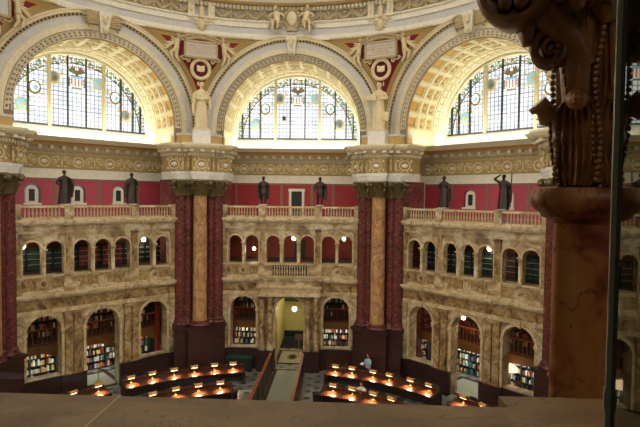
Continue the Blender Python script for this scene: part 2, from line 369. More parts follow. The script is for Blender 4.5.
# portico of the middle bay's doorway
def portico():
    T = struct('trim_portico', bayP(0, 0, 0, FZ), 0, 'projecting marble portico with paired columns round the lit middle doorway')
    z = -FZ
    for s in (-1, 1):
        mb = MB(); mb.box(s * 1.52 - .52, s * 1.52 + .52, -.68, -.2, FZ + z, 1.34 + z); mb.box(s * 1.52 - .56, s * 1.52 + .56, -.72, -.2, 1.34 + z, 1.45 + z); mb.box(s * 1.52 - .56, s * 1.52 + .56, -.72, -.2, z + FZ, .28 + z); mb.build('plinth', 'dado', T)
        for d in (-.27, .27):
            u = s * 1.52 + d
            MB().lathe([(.24, 0), (.24, .07), (.2, .12), (.22, .17), (.18, .22), (.175, 1.6), (.155, 3.25), (.18, 3.27), (.16, 3.3), (.19, 3.4), (.24, 3.55), (.25, 3.62)], (u, -.44, 1.45 + z), 14).build('column', 'siena_panel', T, smooth=40)
    mb = MB(); mb.box(-2.08, 2.08, -.7, 0, 5.05 + z, 5.23 + z); mb.box(-2.05, 2.05, -.66, 0, 5.23 + z, 5.62 + z); mb.box(-2.16, 2.16, -.8, 0, 5.62 + z, 5.76 + z); mb.build('entablature', 'siena_trim', T)
    mb = MB(); mb.box(-2.1, 2.1, -.7, .0, 5.76 + z, 6.12 + z); mb.box(-2.2, 2.2, -.8, 0, 6.12 + z, 6.24 + z); mb.build('blocking_course', 'siena', T)
portico()

# ------------------------------------------------------------------ terrace behind the balustrade: red wall and entablature
RW = 4.5
def build_terrace(b):
    bn = SIDE[b]; rot = bayR(b)
    tf = struct('floor_terrace_' + bn, (0, 0, 0), rot); MB().box(-6.5, 6.5, A + .3, A + RW + .6, 10.06, 10.2).build('terrace_slab', 'siena', tf)
    W = struct('wall_gallery_' + bn, (0, 0, 0), rot, 'deep red gallery wall above the balustrade of the %s' % SIDEW[b])
    y = A + RW
    red = 'red_wall' if b == 0 else 'red_wall_pink_sheen'  # side bays: pink sheen of reflected daylight mixed into the red
    nic = [] if b == 0 else [(u, .45, 11.03, 11.8) for u in ((-5.3, -2.65, 0, 2.65) if b < 0 else (-2.65, 0, 2.65, 5.3))]
    mb = MB()
    if nic: arch_wall(mb, -6.5, 6.5, 10.2, 12.62, y, y + .3, nic)
    else: arch_wall(mb, -6.5, 6.5, 10.2, 12.62, y, y + .3, [])
    mb.build('wall_panel', red, W)
    for u in (-4.0, -1.35, 1.35, 4.0) if b else (-4.6, -2.75, -1.15, 1.15, 2.75, 4.6):
        mb = MB(); mb.box(u - .1, u + .1, y - .02, y, 10.2, 12.62); mb.build('wall_stripe', 'wall_stripe', W)
    mb = MB(); mb.box(-6.5, 6.5, y - .015, y, 12.5, 12.62); mb.build('wall_border', 'wall_stripe', W)
    for u, hw, si, sp in nic:      # small arched niche with a cream aedicule and a dark pane
        nw = struct('window_niche_' + bn, (0, 0, 0), rot, 'small arched cream window in the red wall of the %s' % SIDEW[b])
        mb = MB(); mb.arc([(.0, y + .14), (.36, y + .14), (.36, y + .3), (.0, y + .3)], u, sp - .02, 0, n=16, legs=si); mb.build('surround', 'ivory', nw)
        MB().box(u - .16, u + .16, y + .11, y + .15, si + .14, sp + .1).build('pane', 'dark', nw)
        MB().box(u - .5, u + .5, y - .1, y + .3, si - .09, si + .02).build('sill', 'ivory', nw)
    if b == 0:
        d = struct('door_gallery', (0, 0, 0), rot, 'dark doorway with a cream frame in the middle red wall')
        MB().box(-.4, .4, y - .03, y + .05, 10.2, 12.02).build('leaf', 'dark', d)
        mb = MB(); mb.box(-.58, -.4, y - .08, y, 10.2, 12.2); mb.box(.4, .58, y - .08, y, 10.2, 12.2); mb.box(-.62, .62, y - .1, y, 12.02, 12.22); mb.build('frame', 'ivory', d)
    # side walls of the alcove
    for s in (-1, 1):
        sw = struct('wall_return_' + bn + ('_left' if s < 0 else '_right'), (0, 0, 0), rot)
        x0, x1 = (6.2, 6.9) if s > 0 else (-6.9, -6.2)
        MB().box(x0, x1, A + 1.6, y + .3, 10.2, 12.62).build('wall_panel', 'cream', sw)
        xi = s * 6.2
        mb = MB(); mb.box(min(xi, xi - s * .05), max(xi, xi - s * .05), A + 3.6, A + 4.3, 10.2, 12.5); mb.build('pilaster', 'ivory', sw)
        if b == 1 and s < 0:
            d = struct('door_return', (0, 0, 0), rot); MB().box(xi - .02, xi + .03, A + 2.5, A + 3.3, 10.2, 12.1).build('leaf', 'dark', d)
            mb = MB(); mb.box(xi, xi + .07, A + 2.35, A + 2.5, 10.2, 12.25); mb.box(xi, xi + .07, A + 3.3, A + 3.45, 10.2, 12.25); mb.box(xi, xi + .07, A + 2.35, A + 3.45, 12.1, 12.25); mb.build('frame', 'ivory', d)
    # entablature: back run and two returns; offsets are measured into the alcove
    EN = struct('trim_entablature_' + bn, (0, 0, 0), rot, 'carved cream and gold entablature round the alcove of the %s' % SIDEW[b])
    def run(mb, p, z0, z1, m=0):
        mb.box(-6.5, 6.5, y - p, y + .3, z0, z1, m)
        for s in (-1, 1):
            xs = sorted((s * 6.9, s * (6.2 - p))); mb.box(xs[0], xs[1], A + 1.6, y - p, z0, z1, m)
    mb = MB(); run(mb, .02, 12.62, 12.78); run(mb, .07, 12.78, 12.95); run(mb, .12, 12.95, 13.12); run(mb, .2, 13.12, 13.2); mb.build('architrave', 'ivory', EN)
    mb = MB(); run(mb, .04, 13.2, 14.17); mb.build('frieze', 'frieze_ground', EN)
    mb = MB(); run(mb, .12, 14.15, 14.22); run(mb, .2, 14.38, 14.46)
    n = 80
    for i in range(n): u = -6.1 + 12.2 * (i + .5) / n; mb.box(u - .045, u + .045, y - .2, y, 14.22, 14.38)
    for s in (-1, 1):
        for i in range(26): v = A + 1.7 + 2.6 * i / 25; mb.box(*sorted((s * 6.0, s * 6.3)), v - .045, v + .045, 14.22, 14.38)
    mb.build('dentils', 'cream_dark', EN)
    mb = MB(); n = 18
    for i in range(n):
        u = -5.7 + 11.4 * i / (n - 1); mb.box(u - .1, u + .1, y - .62, y, 14.48, 14.64); mb.lathe([(.02, -.06), (.09, -.02), (.07, .05)], (u, y - .5, 14.47), 8)
    for s in (-1, 1):
        for i in range(5): v = A + 1.9 + .55 * i; mb.box(*sorted((s * 5.6, s * 6.3)), v - .1, v + .1, 14.48, 14.64)
    mb.build('modillions', 'ivory', EN)
    mb = MB(); run(mb, .22, 14.46, 14.66); run(mb, .7, 14.64, 14.74); mb.build('corona', 'cream_dark', EN)
    mb = MB(); run(mb, .76, 14.74, 14.84); run(mb, .84, 14.84, 14.94); mb.build('cymatium', 'gold', EN)
    # carved frieze: roundels with scrolls and palmettes between them
    mb = MB(); yy = y - .07; cz = 13.68
    for i in range(-3, 4):
        u = i * 2.0
        mb.arc([(.26, yy - .05), (.36, yy - .05), (.36, y), (.26, y)], u, cz, 0, 0, 2 * pi, 20); mb.ell((u, yy + .02, cz), .2, .05, .13, 10, 5, 1)
        for s in (-1, 1):
            for k, (du, r0, dz) in enumerate(((.6, .22, .06),)):
                pts = [(u + s * (du + r0 * (1 - t / 26) * cos(t * .45 + k * pi)), yy, cz + dz * .6 + r0 * 1.3 * (1 - t / 26) * sin(t * .45 + k * pi)) for t in range(24)]
                mb.tube(pts, .04, 5); mb.ell((u + s * du, yy - .01, cz + dz * .6), .09, .05, .09, 7, 4)
                mb.ell((u + s * (du + .2), yy, cz - .3), .12, .04, .06, 6, 4); mb.ell((u + s * (du + .16), yy, cz + .33), .1, .04, .06, 6, 4)
        if i < 3:
            mb.ell((u + 1.0, yy, cz), .07, .05, .32, 7, 5)
            for a in (-.6, .6): mb.ell((u + 1.0 + a * .25, yy, cz + .22), .05, .04, .16, 6, 4)
    mb.build('carved_relief', ['frieze_relief', 'ivory'], EN, smooth=60)
    # sloping white sill up to the lunette
    S = struct('trim_lunette_sill_' + bn, (0, 0, 0), rot, 'bright white sloping sill under the lunette of the %s' % SIDEW[b])
    mb = MB(); y2 = A + 4.7
    mb.loft([[(-6.2, A + 3.85, 14.94), (-6.2, A + 3.85, 14.98), (-6.2, y2, 15.94), (-6.2, y2, 14.94)], [(6.2, A + 3.85, 14.94), (6.2, A + 3.85, 14.98), (6.2, y2, 15.94), (6.2, y2, 14.94)]]); mb.build('slope', 'white_block', S)
    MB().box(-6.6, 6.6, A + 1.0, y2, 14.88, 14.93).build('ledge', 'vault_cream', S)
for b in (-1, 0, 1): build_terrace(b)

# ------------------------------------------------------------------ great arches, coffered vaults, lunette windows
MED = [['glass_gold', 'glass_teal', 'glass_brown', 'glass_gold', 'glass_leaf'], ['glass_brown', 'glass_white', 'glass_blue', 'glass_leaf', 'glass_gold'], ['glass_leaf', 'glass_blue', 'glass_gold', 'glass_leaf', 'glass_gold']]
ZC, RV, RF = 16.05, 4.7, 4.53
def build_arch(b, full=True):
    bn = SIDE.get(b, 'bay_%d' % (b % 8)); rot = bayR(b)
    T = struct('trim_arch_' + bn, (0, 0, 0), rot, 'great moulded arch round the lunette of the %s' % SIDEW.get(b, 'other bay'))
    def band(name, r0, r1, w0, mat, w1=.5): 
        mb = MB(); mb.arc([(r0, w0), (r1, w0), (r1, w1), (r0, w1)], 0, ZC, A, n=72 if full else 32, legs=15.0); mb.build(name, mat, T, smooth=35)
    band('key_pattern_band', RF, 4.97, -.02, 'key_band', .16); band('inner_molding', 4.97, 5.3, -.12, 'cream')
    band('plain_band', 5.3, 5.72, -.05, 'pale_grey'); band('bead_molding', 5.72, 5.87, -.1, 'cream_dark'); band('outer_molding', 5.87, 6.12, -.2, 'cream')
    if full:
        mb = MB(); n = 54       # fret of small raised squares and hooks
        for i in range(n):
            a = pi * (i + .5) / n; da = pi / n * .8
            def q(r0, r1, a0, a1):
                mb.loft([[(r * cos(t), A + w, ZC + r * sin(t)) for t, r in ((a0, r0), (a1, r0), (a1, r1), (a0, r1))] for w in (-.08, -.01)])
            q(4.56, 4.62, a - da, a + da); q(4.88, 4.94, a - da, a + da); q(4.62, 4.88, a - da, a - da * .45); q(4.76, 4.88, a + da * .5, a + da); q(4.7, 4.76, a - da * .1, a + da)
        mb.build('fret', 'key_relief', T)
        mb = MB(); n = 84
        for i in range(n): a = pi * (i + .5) / n; mb.ell((5.795 * cos(a), A - .12, ZC + 5.795 * sin(a)), .07, .05, .07, 6, 4)
        mb.build('beads', 'bead_dark', T, smooth=60)
        mb = MB(); mb.arc([(5.285, -.08), (5.31, -.08), (5.31, 0), (5.285, 0)], 0, ZC, A, n=72, legs=15.5); mb.arc([(6.0, -.22), (6.03, -.22), (6.03, 0), (6.0, 0)], 0, ZC, A, n=72, legs=15.5); mb.build('gilt_line', 'gold', T, smooth=35)
    # vault
    V = struct('ceiling_vault_' + bn, (0, 0, 0), rot, 'coffered cream and gold barrel vault over the %s' % SIDEW.get(b, 'other bay'))
    rows = [(.3, 1.35, .55), (1.6, 2.15, .36), (2.35, 2.9, .36)]   # w0, w1, share of the angular cell
    mb = MB(); n = 15; ws = [.14] + [x for r in rows for x in r[:2]] + [3.05]
    def P(r, a, w): return (r * cos(a), A + w, ZC + r * sin(a))
    if full:
        for j in range(len(ws) - 1):
            w0, w1 = ws[j], ws[j + 1]; inset = j % 2 == 1
            cells = n
            for i in range(cells):
                a0, a1 = pi * i / cells, pi * (i + 1) / cells
                if not inset:
                    for k in range(2):
                        b0, b1 = a0 + (a1 - a0) * k / 2, a0 + (a1 - a0) * (k + 1) / 2
                        mb.add([P(RV, b0, w0), P(RV, b1, w0), P(RV, b1, w1), P(RV, b0, w1)], [(0, 1, 2, 3)])
                else:
                    g = (a1 - a0) * .1; c0, c1 = a0 + g, a1 - g
                    for s0, s1 in ((a0, c0), (c1, a1)): mb.add([P(RV, s0, w0), P(RV, s1, w0), P(RV, s1, w1), P(RV, s0, w1)], [(0, 1, 2, 3)])
                    d0, d1 = .06, .14; e = (c1 - c0) * .14; we = (w1 - w0) * .12
                    A0 = [P(RV, c0, w0), P(RV, c1, w0), P(RV, c1, w1), P(RV, c0, w1)]
                    A1 = [P(RV + d0, c0, w0), P(RV + d0, c1, w0), P(RV + d0, c1, w1), P(RV + d0, c0, w1)]
                    A2 = [P(RV + d0, c0 + e, w0 + we), P(RV + d0, c1 - e, w0 + we), P(RV + d0, c1 - e, w1 - we), P(RV + d0, c0 + e, w1 - we)]
                    A3 = [P(RV + d1, c0 + e, w0 + we), P(RV + d1, c1 - e, w0 + we), P(RV + d1, c1 - e, w1 - we), P(RV + d1, c0 + e, w1 - we)]
                    for u_, v_, m in ((A0, A1, 0), (A1, A2, 2), (A2, A3, 0)):
                        mb.add(u_ + v_, [(k, (k + 1) % 4, 4 + (k + 1) % 4, 4 + k) for k in range(4)], m)
                    mb.add(A3, [(0, 1, 2, 3)], 1)
                    if j > 1: ca = (a0 + a1) / 2; mb.ell(P(RV + .1, ca, (w0 + w1) / 2), .14, .14, .14, 6, 4, 2)
        for s in (0, pi): mb.add([P(RV, s, .14), P(RV, s, 3.05), (RV * cos(s), A + 3.05, 14.9), (RV * cos(s), A + .14, 14.9)], [(0, 1, 2, 3)])
        mb.build('coffers', ['vault_cream', 'gold_panel', 'coffer_inner'], V)
    else:
        mb.arc([(RV, .6), (RV, 5.3), (RV + .2, 5.3), (RV + .2, .6)], 0, ZC, A, n=24, legs=14.9); mb.build('shell', 'vault_cream', V)
    if full:
        mb = MB(); mb.arc([(4.62, 3.05), (4.62, 3.18), (4.7, 3.2), (4.7, 4.05), (4.62, 4.1), (4.62, 4.25), (4.74, 4.25), (4.74, 4.8), (5.0, 4.8), (5.0, 3.05)], 0, ZC, A, n=64, legs=14.9); mb.build('rear_band', 'vault_cream', V, smooth=35)
        mb = MB(); n = 30    # guilloche carved round the rear band
        for i in range(n):
            a = pi * (i + .5) / n
            for k in range(2):
                mb.tube([P(4.7, a + .055 * cos(t * pi / 6), 3.45 + k * .36 + .2 * sin(t * pi / 6)) for t in range(13)], .028, 4)
            mb.ell(P(4.7, a, 3.63), .05, .06, .05, 6, 4)
        mb.build('guilloche', 'cream_dark', V, smooth=60)
        mb = MB(); mb.arc([(4.6, 4.55), (4.65, 4.45), (4.76, 4.45), (4.76, 4.7), (4.6, 4.7)], 0, 15.92, A, n=64); mb.build('window_arch', 'vault_cream', V, smooth=35)
    # lunette
    Wn = struct('window_%s' % ({-1: '1', 0: '2', 1: '3'}.get(b, str(4 + b % 8))), (0, 0, 0), rot, 'half-round leaded lunette window of the %s' % SIDEW.get(b, 'other bay'))
    yw = A + 4.7; zb = 15.92; R = 4.68
    mb = MB(); seg = 48; mb.add([(R * cos(pi * i / seg), yw, zb + R * sin(pi * i / seg)) for i in range(seg + 1)], [tuple(range(seg + 1))]); g = mb.build('pane', 'lunette_glass' if full else 'lunette_glass_boosted', Wn)
    if not full:
        MB().add([(-4.95, A + 4.2, 15.0), (4.95, A + 4.2, 15.0), (4.95, yw, 16.0), (-4.95, yw, 16.0)], [(0, 1, 2, 3)]).build('sill_slope', 'white_block', Wn)
        return
    def bar(name, u, wd, dp, mat):
        h = sqrt(R * R - u * u); MB().box(u - wd / 2, u + wd / 2, yw - dp, yw, zb, zb + h).build(name, mat, Wn)
    for u in (-1.66, 1.66): bar('mullion', u, .18, .25, 'mullion')
    for u in (-3.66, -2.83, -.56, .56, 2.83, 3.66, -4.2, 4.2): bar('glazing_bar', u, .085, .14, 'lead')
    mb = MB(); n = 34
    for i in range(1, n):
        u = -R + 2 * R * i / n; h = sqrt(max(R * R - u * u, 0)); mb.box(u - .011, u + .011, yw - .05, yw - .01, zb, zb + h)
    for i in range(1, 17):
        z = .28 * i
        if z < R: h = sqrt(R * R - z * z); t = .02 if i % 4 == 0 else .011; mb.box(-h, h, yw - .05, yw - .01, zb + z - t, zb + z + t)
    mb.build('leading', 'lead_grey', Wn)
    MB().box(-4.5, 4.5, yw - .16, yw, zb, zb + .1).build('bottom_rail', 'lead', Wn)
    # stained border of leaves
    mb = MB(); n = 60
    mb.arc([(4.12, -.06), (4.16, -.06), (4.16, -.01), (4.12, -.01)], 0, zb, yw, n=48, m=1)
    for i in range(n):
        a = pi * (i + .5) / n
        for k in range(4):
            r = 4.18 + .1 * k + random.uniform(-.05, .05); t = a + random.uniform(-.02, .02); mb.ell((r * cos(t), yw - .03, zb + r * sin(t)), random.uniform(.05, .12), .015, random.uniform(.04, .1), 6, 4, random.choice((0, 0, 2, 3)))
    mb.build('leaf_border', ['glass_green', 'lead', 'glass_leaf', 'glass_gold'], Wn)
    # eagle over a striped shield, and ribboned medallions either side
    E = MB(); e = zb + 3.2
    E.ell((0, yw - .05, e + .32), .11, .03, .24, 8, 6); E.ell((.03, yw - .06, e + .6), .07, .03, .08, 8, 5, 1)
    for s in (-1, 1):
        for k in range(5):
            a = radians(25 + 16 * k); E.tube([(s * .08, yw - .05, e + .3), (s * (.08 + .3 * cos(a) + .06), yw - .05, e + .3 + .3 * sin(a)), (s * (.1 + .52 * cos(a)), yw - .05, e + .34 + .5 * sin(a))], [.05, .06, .02], 5, flat=.4)
    E.build('stained_eagle', ['glass_brown', 'glass_white'], Wn)
    S = MB(); S.box(-.36, .36, yw - .06, yw - .02, e - .02, e + .14, 0)
    for k in range(7): S.box(-.36 + k * .72 / 7, -.36 + (k + 1) * .72 / 7, yw - .06, yw - .02, e - .52 + abs(k - 3) ** 2 * .012, e - .02, 1 if k % 2 == 0 else 2)
    for s in (-1, 1):
        for k in range(6): S.ell((s * (.44 + .03 * (k % 2)), yw - .04, e - .5 + .1 * k), .06, .02, .06, 6, 4, 3)
    for k in range(5): S.ell((-.2 + .1 * k, yw - .04, e - .62), .07, .02, .05, 6, 4, 3)
    S.build('stained_shield', ['glass_blue', 'glass_red', 'glass_white', 'glass_green'], Wn)
    for k, ang in enumerate((20, 43, 66, 114, 137, 160)):
        a = radians(ang); r = 3.35; c = (r * cos(a), yw - .05, zb + r * sin(a))
        D = MB(); D.ell(c, .38, .03, .44, 10, 6, 0); D.ell((c[0], yw - .08, c[2] + .03), .27, .03, .33, 10, 6, 1); D.ell((c[0] + .05, yw - .1, c[2] - .03), .15, .03, .17, 8, 5, 2)
        for s in (-1, 1):
            D.tube([(c[0] + s * .3, yw - .05, c[2] + .1), (c[0] + s * .5, yw - .05, c[2] + .3), (c[0] + s * .42, yw - .05, c[2] + .52)], .045, 5, 3); D.tube([(c[0] + s * .2, yw - .05, c[2] - .3), (c[0] + s * .45, yw - .05, c[2] - .42), (c[0] + s * .6, yw - .05, c[2] - .3)], .04, 5, 4)
        D.build('stained_medallion', MED[k % 3], Wn)
    if b == 0: MB().box(-1.15, -.9, yw - .09, yw - .02, zb + 1.45, zb + 1.75).build('vent_pane', 'lead', Wn)
for b in (-1, 0, 1): build_arch(b)

# ------------------------------------------------------------------ pendentives and the ring at the foot of the dome
def build_pendentive(k):
    nm = {-1: 'center_left', 1: 'center_right', -3: 'far_left', 3: 'far_right'}.get(k, 'back_%d' % (k % 16))
    T = struct('wall_pendentive_' + nm); mb = MB(); nz, na = 26, 14
    def half(z, R):
        d = z - ZC; u = sqrt(max(R * R - d * d, .0001)); return u
    def grid(Rb, off, z0, z1, m):
        rows = []
        for i in range(nz + 1):
            z = z0 + (z1 - z0) * i / nz; u = half(z, 6.05); r = sqrt(A * A + u * u) - off
            ub = min(half(z, Rb), 6.2132); th = radians(22.5) - atan2(ub, A)
            rows.append([(lambda az: (r * sin(az), r * cos(az), z))(radians(22.5 * k) + th * (2 * j / na - 1)) for j in range(na + 1)])
        for i in range(nz):
            for j in range(na): mb.add([rows[i][j], rows[i][j + 1], rows[i + 1][j + 1], rows[i + 1][j]], [(0, 1, 2, 3)], m)
    grid(5.95, -.02, 15.4, 22.0, 0); mb.build('pendentive_border', 'cream', T, smooth=40)
    mb = MB(); grid(6.17, .03, 17.0, 21.9, 0); mb.build('gilt_border', 'ochre', T, smooth=40) if abs(k) < 4 else None
    if abs(k) < 4:
        mb = MB(); grid(6.5, .05, 17.9, 21.68, 0); mb.build('gilt_line', 'gold', T, smooth=40)
        mb = MB(); grid(6.56, .07, 18.0, 21.62, 0); mb.build('red_field', 'spandrel_red', T, smooth=40)
    if abs(k) < 4:
        mb = MB(); mb.ringarc([(14.98, 21.84), (14.88, 21.84), (14.88, 22.05), (15.05, 22.05), (15.3, 21.84)], radians(22.5 * k - 13), radians(22.5 * k + 13), 20); mb.build('soffit_strip', 'cream_dark', T)
for k in (-1, 1, -3, 3): build_pendentive(k)

def build_ring():
    T = struct('trim_dome_ring', label='round cornice ring with garlanded frieze at the foot of the dome'); a0, a1, n = -pi, pi, 160
    def seg(name, prof, mat): mb = MB(); mb.ringarc(prof, a0, a1, n); mb.build(name, mat, T, smooth=35)
    seg('lower_molding', [(15.4, 21.85), (14.9, 21.85), (14.86, 22.05), (14.9, 22.2), (15.4, 22.2)], 'ivory')
    seg('fascia', [(15.4, 22.2), (14.92, 22.2), (14.92, 22.62), (15.4, 22.62)], 'pale_grey')
    seg('upper_fascia', [(15.4, 22.62), (14.84, 22.62), (14.84, 22.92), (14.74, 22.98), (14.74, 23.06), (15.4, 23.06)], 'ivory')
    seg('frieze_ground', [(15.4, 23.06), (15.0, 23.06), (15.0, 23.72), (15.4, 23.72)], 'festoon_ground')
    seg('dentil_bed', [(15.4, 23.7), (14.82, 23.7), (14.82, 23.98), (15.4, 23.98)], 'cream_dark')
    seg('corona', [(15.4, 23.98), (14.5, 23.98), (14.42, 24.1), (15.4, 24.1)], 'ochre'); seg('cymatium', [(15.4, 24.1), (14.38, 24.1), (14.2, 24.32), (15.4, 24.32)], 'ivory')
    seg('attic', [(15.6, 24.32), (14.5, 24.32), (14.5, 25.4), (15.6, 25.4)], 'cream')
    mb = MB(); m_ = 150
    for i in range(m_):
        a = radians(-75 + 150 * (i + .5) / m_); mat = Matrix.Rotation(-a, 3, 'Z'); mb.obox(polP(14.76, math.degrees(a), 23.85), .16, .16, .2, mat)
    mb.build('dentils', 'ivory', T)
    mb = MB()
    for i in range(130):
        a = -65 + i; mat = Matrix.Rotation(-radians(a), 3, 'Z'); mb.obox(polP(14.44, a, 24.48), .12, .14, .22, mat)
    mb.build('attic_dentils', 'gold', T)
build_ring()
# garlands in the ring frieze: swag, side drops and a knot, each a thing; copies share meshes
def garland_proto():
    T = thing('garland', None, 'garland', (0, 0, 0), 0, 'plaster garlands in the frieze at the foot of the dome')
    mb = MB()
    for i in range(13):
        t = -1 + 2 * i / 12; mb.ell((t * .46, -.1, .06 - .27 * (1 - t * t)), .1, .11, .12, 7, 5); mb.ell((t * .4, -.17, .02 - .27 * (1 - t * t)), .06, .06, .07, 6, 4)
    mb.build('swag', 'tan_relief', T, smooth=60)
    for s in (-1, 1):
        mb = MB(); mb.ell((s * .52, -.1, .2), .13, .12, .13, 7, 5); mb.ell((s * .52, -.1, .0), .09, .1, .13, 6, 4); mb.ell((s * .52, -.1, -.2), .1, .1, .12, 6, 4); mb.ell((s * .44, -.1, .08), .07, .08, .07, 6, 4); mb.build('drop', 'tan_relief', T, smooth=60)
    mb = MB(); mb.ell((0, -.09, .16), .12, .1, .13, 7, 5); mb.ell((-.16, -.08, .22), .12, .06, .06, 6, 4); mb.ell((.16, -.08, .22), .12, .06, .06, 6, 4); mb.ell((0, -.08, .02), .06, .06, .1, 6, 4); mb.build('rosette', 'cream_dark', T, smooth=60)
    return T
gp = garland_proto(); gl = 'swagged plaster garland hanging in the pale frieze at the foot of the dome'
gp['label'] = gl; first = True
gpos = []
for c in (-33.75, -11.25, 11.25, 33.75):
    for k in (-1.5, -.5, .5, 1.5): gpos.append(c + k * 4.1)
for i, a in enumerate(gpos):
    p = polP(15.0, a, 23.4)
    if i == 0: gp.location = p; gp.rotation_euler = (0, 0, -radians(a))
    else: dup(gp, p, -radians(a), gl)

# ------------------------------------------------------------------ figures
def remesh(o, vox, sm=2):
    m = o.modifiers.new('remesh', 'REMESH'); m.mode = 'VOXEL'; m.voxel_size = vox; m.use_smooth_shade = True
    if sm: s = o.modifiers.new('smooth', 'SMOOTH'); s.iterations = sm; s.factor = .5
def standing(h, robe=True, arms=None, legs=False, twist=0.0, hood=False, folds=9):
    """standing figure of height h facing -y, one closed set of overlapping volumes (remeshed to one skin)"""
    mb = MB(); k = h / 1.85
    def E_(z, rx, ry, x=0, y=0, fold=0.0, ph=0):
        n = 28; return [((x + rx * (1 + fold * sin(folds * 2 * pi * j / n + ph)) * cos(2 * pi * j / n)) * k, (y + ry * (1 + fold * sin(folds * 2 * pi * j / n + ph)) * sin(2 * pi * j / n)) * k, z * k) for j in range(n)]
    if robe and not legs:
        mb.loft([E_(.0, .27, .2, 0, 0, .07), E_(.3, .25, .18, 0, 0, .08, .3), E_(.65, .235, .17, .01, 0, .06, .6), E_(.95, .215, .155, .01, 0, .04, 1), E_(1.15, .195, .14), E_(1.35, .235, .15), E_(1.46, .235, .13), E_(1.54, .11, .085)])
    else:
        mb.loft([E_(.62, .2, .15, 0, 0, .05), E_(.85, .2, .15, 0, 0, .04), E_(1.05, .185, .13), E_(1.3, .225, .15), E_(1.46, .225, .13), E_(1.54, .11, .085)])
        for s in (-1, 1):
            mb.tube([(s * .09 * k, 0, .8 * k), (s * .105 * k, -.01 * k - s * .03 * k, .48 * k), (s * .11 * k, -s * .03 * k, .08 * k)], [.1 * k, .075 * k, .05 * k], 8)
    for s in (-1, 1): mb.ell((s * .1 * k, -.09 * k, .035 * k), .055 * k, .13 * k, .045 * k, 8, 5)
    mb.tube([(0, 0, 1.5 * k), (0, -.01 * k, 1.64 * k)], [.065 * k, .058 * k], 8)
    mb.ell((0, -.015 * k, 1.73 * k), .082 * k, .1 * k, .125 * k, 12, 8)
    mb.ell((0, .015 * k, 1.765 * k), .095 * k, .105 * k, .105 * k, 12, 8)
    mb.ell((0, -.115 * k, 1.72 * k), .016 * k, .03 * k, .03 * k, 6, 4); mb.ell((0, -.09 * k, 1.65 * k), .04 * k, .03 * k, .03 * k, 6, 4)
    for s in (-1, 1): mb.ell((s * .088 * k, 0, 1.72 * k), .015 * k, .02 * k, .03 * k, 6, 4)
    for s, el, ha in arms:
        sh = Vector((s * .2, 0, 1.43)); el = Vector(el); ha = Vector(ha)
        mb.tube([sh * k, (sh + el) / 2 * k, el * k], [.075 * k, .07 * k, .055 * k], 8); mb.tube([el * k, (el + ha) / 2 * k, ha * k], [.056 * k, .05 * k, .035 * k], 8); mb.ell(ha * k, .045 * k, .04 * k, .055 * k, 7, 5)
    return mb
def bronze(b, u, label, arms, extra=None, **kw):
    T = thing('bronze_statue', label, 'statue', bayP(b, u, 0, 11.03), bayR(b), 'bronze portrait statues along the balustrades')
    mb = standing(1.86, arms=arms, **kw)
    if extra: extra(mb)
    o = mb.build('figure', 'bronze', T); remesh(o, .022, 1); o.location = (0, 0, .05); o.scale = (1.18, 1.15, 1.0)
    mb = MB(); mb.box(-.22, .22, -.2, .2, 0, .06); mb.build('base_block', 'white_block', T)
    return T
def cloak(x): 
    def f(mb): mb.loft([[(x - .1, .05, .35), (x + .1, .05, .35), (x + .1, .16, .35), (x - .1, .16, .35)], [(x - .12, .03, .8), (x + .12, .03, .8), (x + .12, .17, .8), (x - .12, .17, .8)], [(x - .07, .0, 1.4), (x + .07, .0, 1.4), (x + .07, .12, 1.4), (x - .07, .12, 1.4)]])
    return f
def staff(x, z0, z1, y=-.12):
    def f(mb): mb.tube([(x, y, z0), (x + .05, y, z1)], .028, 6)
    return f
def both(*fs):
    def f(mb):
        for g in fs: g(mb)
    return f
bronze(-1, -2.06, 'bronze robed statue, bigger of the two on the left balustrade', [(-1, (-.34, .0, 1.15), (-.2, -.2, .98)), (1, (.34, 0, 1.13), (.28, -.14, 1.05))], both(staff(.36, .62, 1.4), cloak(.3)))
bronze(-1, 1.72, 'smaller robed bronze statue on the left balustrade, nearer the middle columns', [(-1, (-.3, .0, 1.14), (-.12, -.2, 1.15)), (1, (.3, .02, 1.12), (.2, -.14, .9))], cloak(-.22))
bronze(0, -1.82, 'bronze statue in a long open coat on the middle balustrade, left of the doorway', [(-1, (-.3, .03, 1.13), (-.34, -.04, .86)), (1, (.3, .03, 1.13), (.33, -.04, .86))], both(cloak(-.2), cloak(.2)), legs=True)
bronze(0, 1.95, 'bronze statue with bare legs and a hanging cloak, right of the middle doorway', [(-1, (-.31, .0, 1.13), (-.3, -.1, .88)), (1, (.3, .0, 1.16), (.12, -.2, 1.24))], cloak(.3), legs=True)
bronze(1, -1.66, 'bronze robed statue on the right balustrade, beside the middle columns', [(-1, (-.3, .0, 1.14), (-.18, -.2, 1.2)), (1, (.3, .02, 1.12), (.24, -.14, .95))], cloak(.22))
bronze(1, 2.07, 'bronze statue shading its eyes with a raised arm and holding a staff', [(-1, (-.46, -.02, 1.62), (-.1, -.14, 1.82)), (1, (.3, .02, 1.14), (.36, -.12, 1.25))], both(staff(.38, .1, 1.95), cloak(.22)))
def plaster(k, label, arms, extra):
    T = thing('plaster_statue', label, 'statue', vP(k, 0, 14.7, 14.91), vR(k), 'tall plaster figures on the columns')
    mb = standing(2.95, arms=arms, folds=7)
    if extra: extra(mb)
    o = mb.build('figure', 'figure_plaster', T); o.location = (0, 0, .98); remesh(o, .04)
    MB().box(-.55, .55, -.38, .27, 0, .84).build('white_pedestal', 'white_block', T)
    mb = MB(); mb.box(-.5, .5, -.36, .27, .84, 1.0); mb.build('plinth', 'figure_plaster', T)
def tabl(x, y, z, sx, sz, s=1.6):
    def f(mb): mb.obox((x * s, y * s, z * s), sx, .1, sz)
    return f
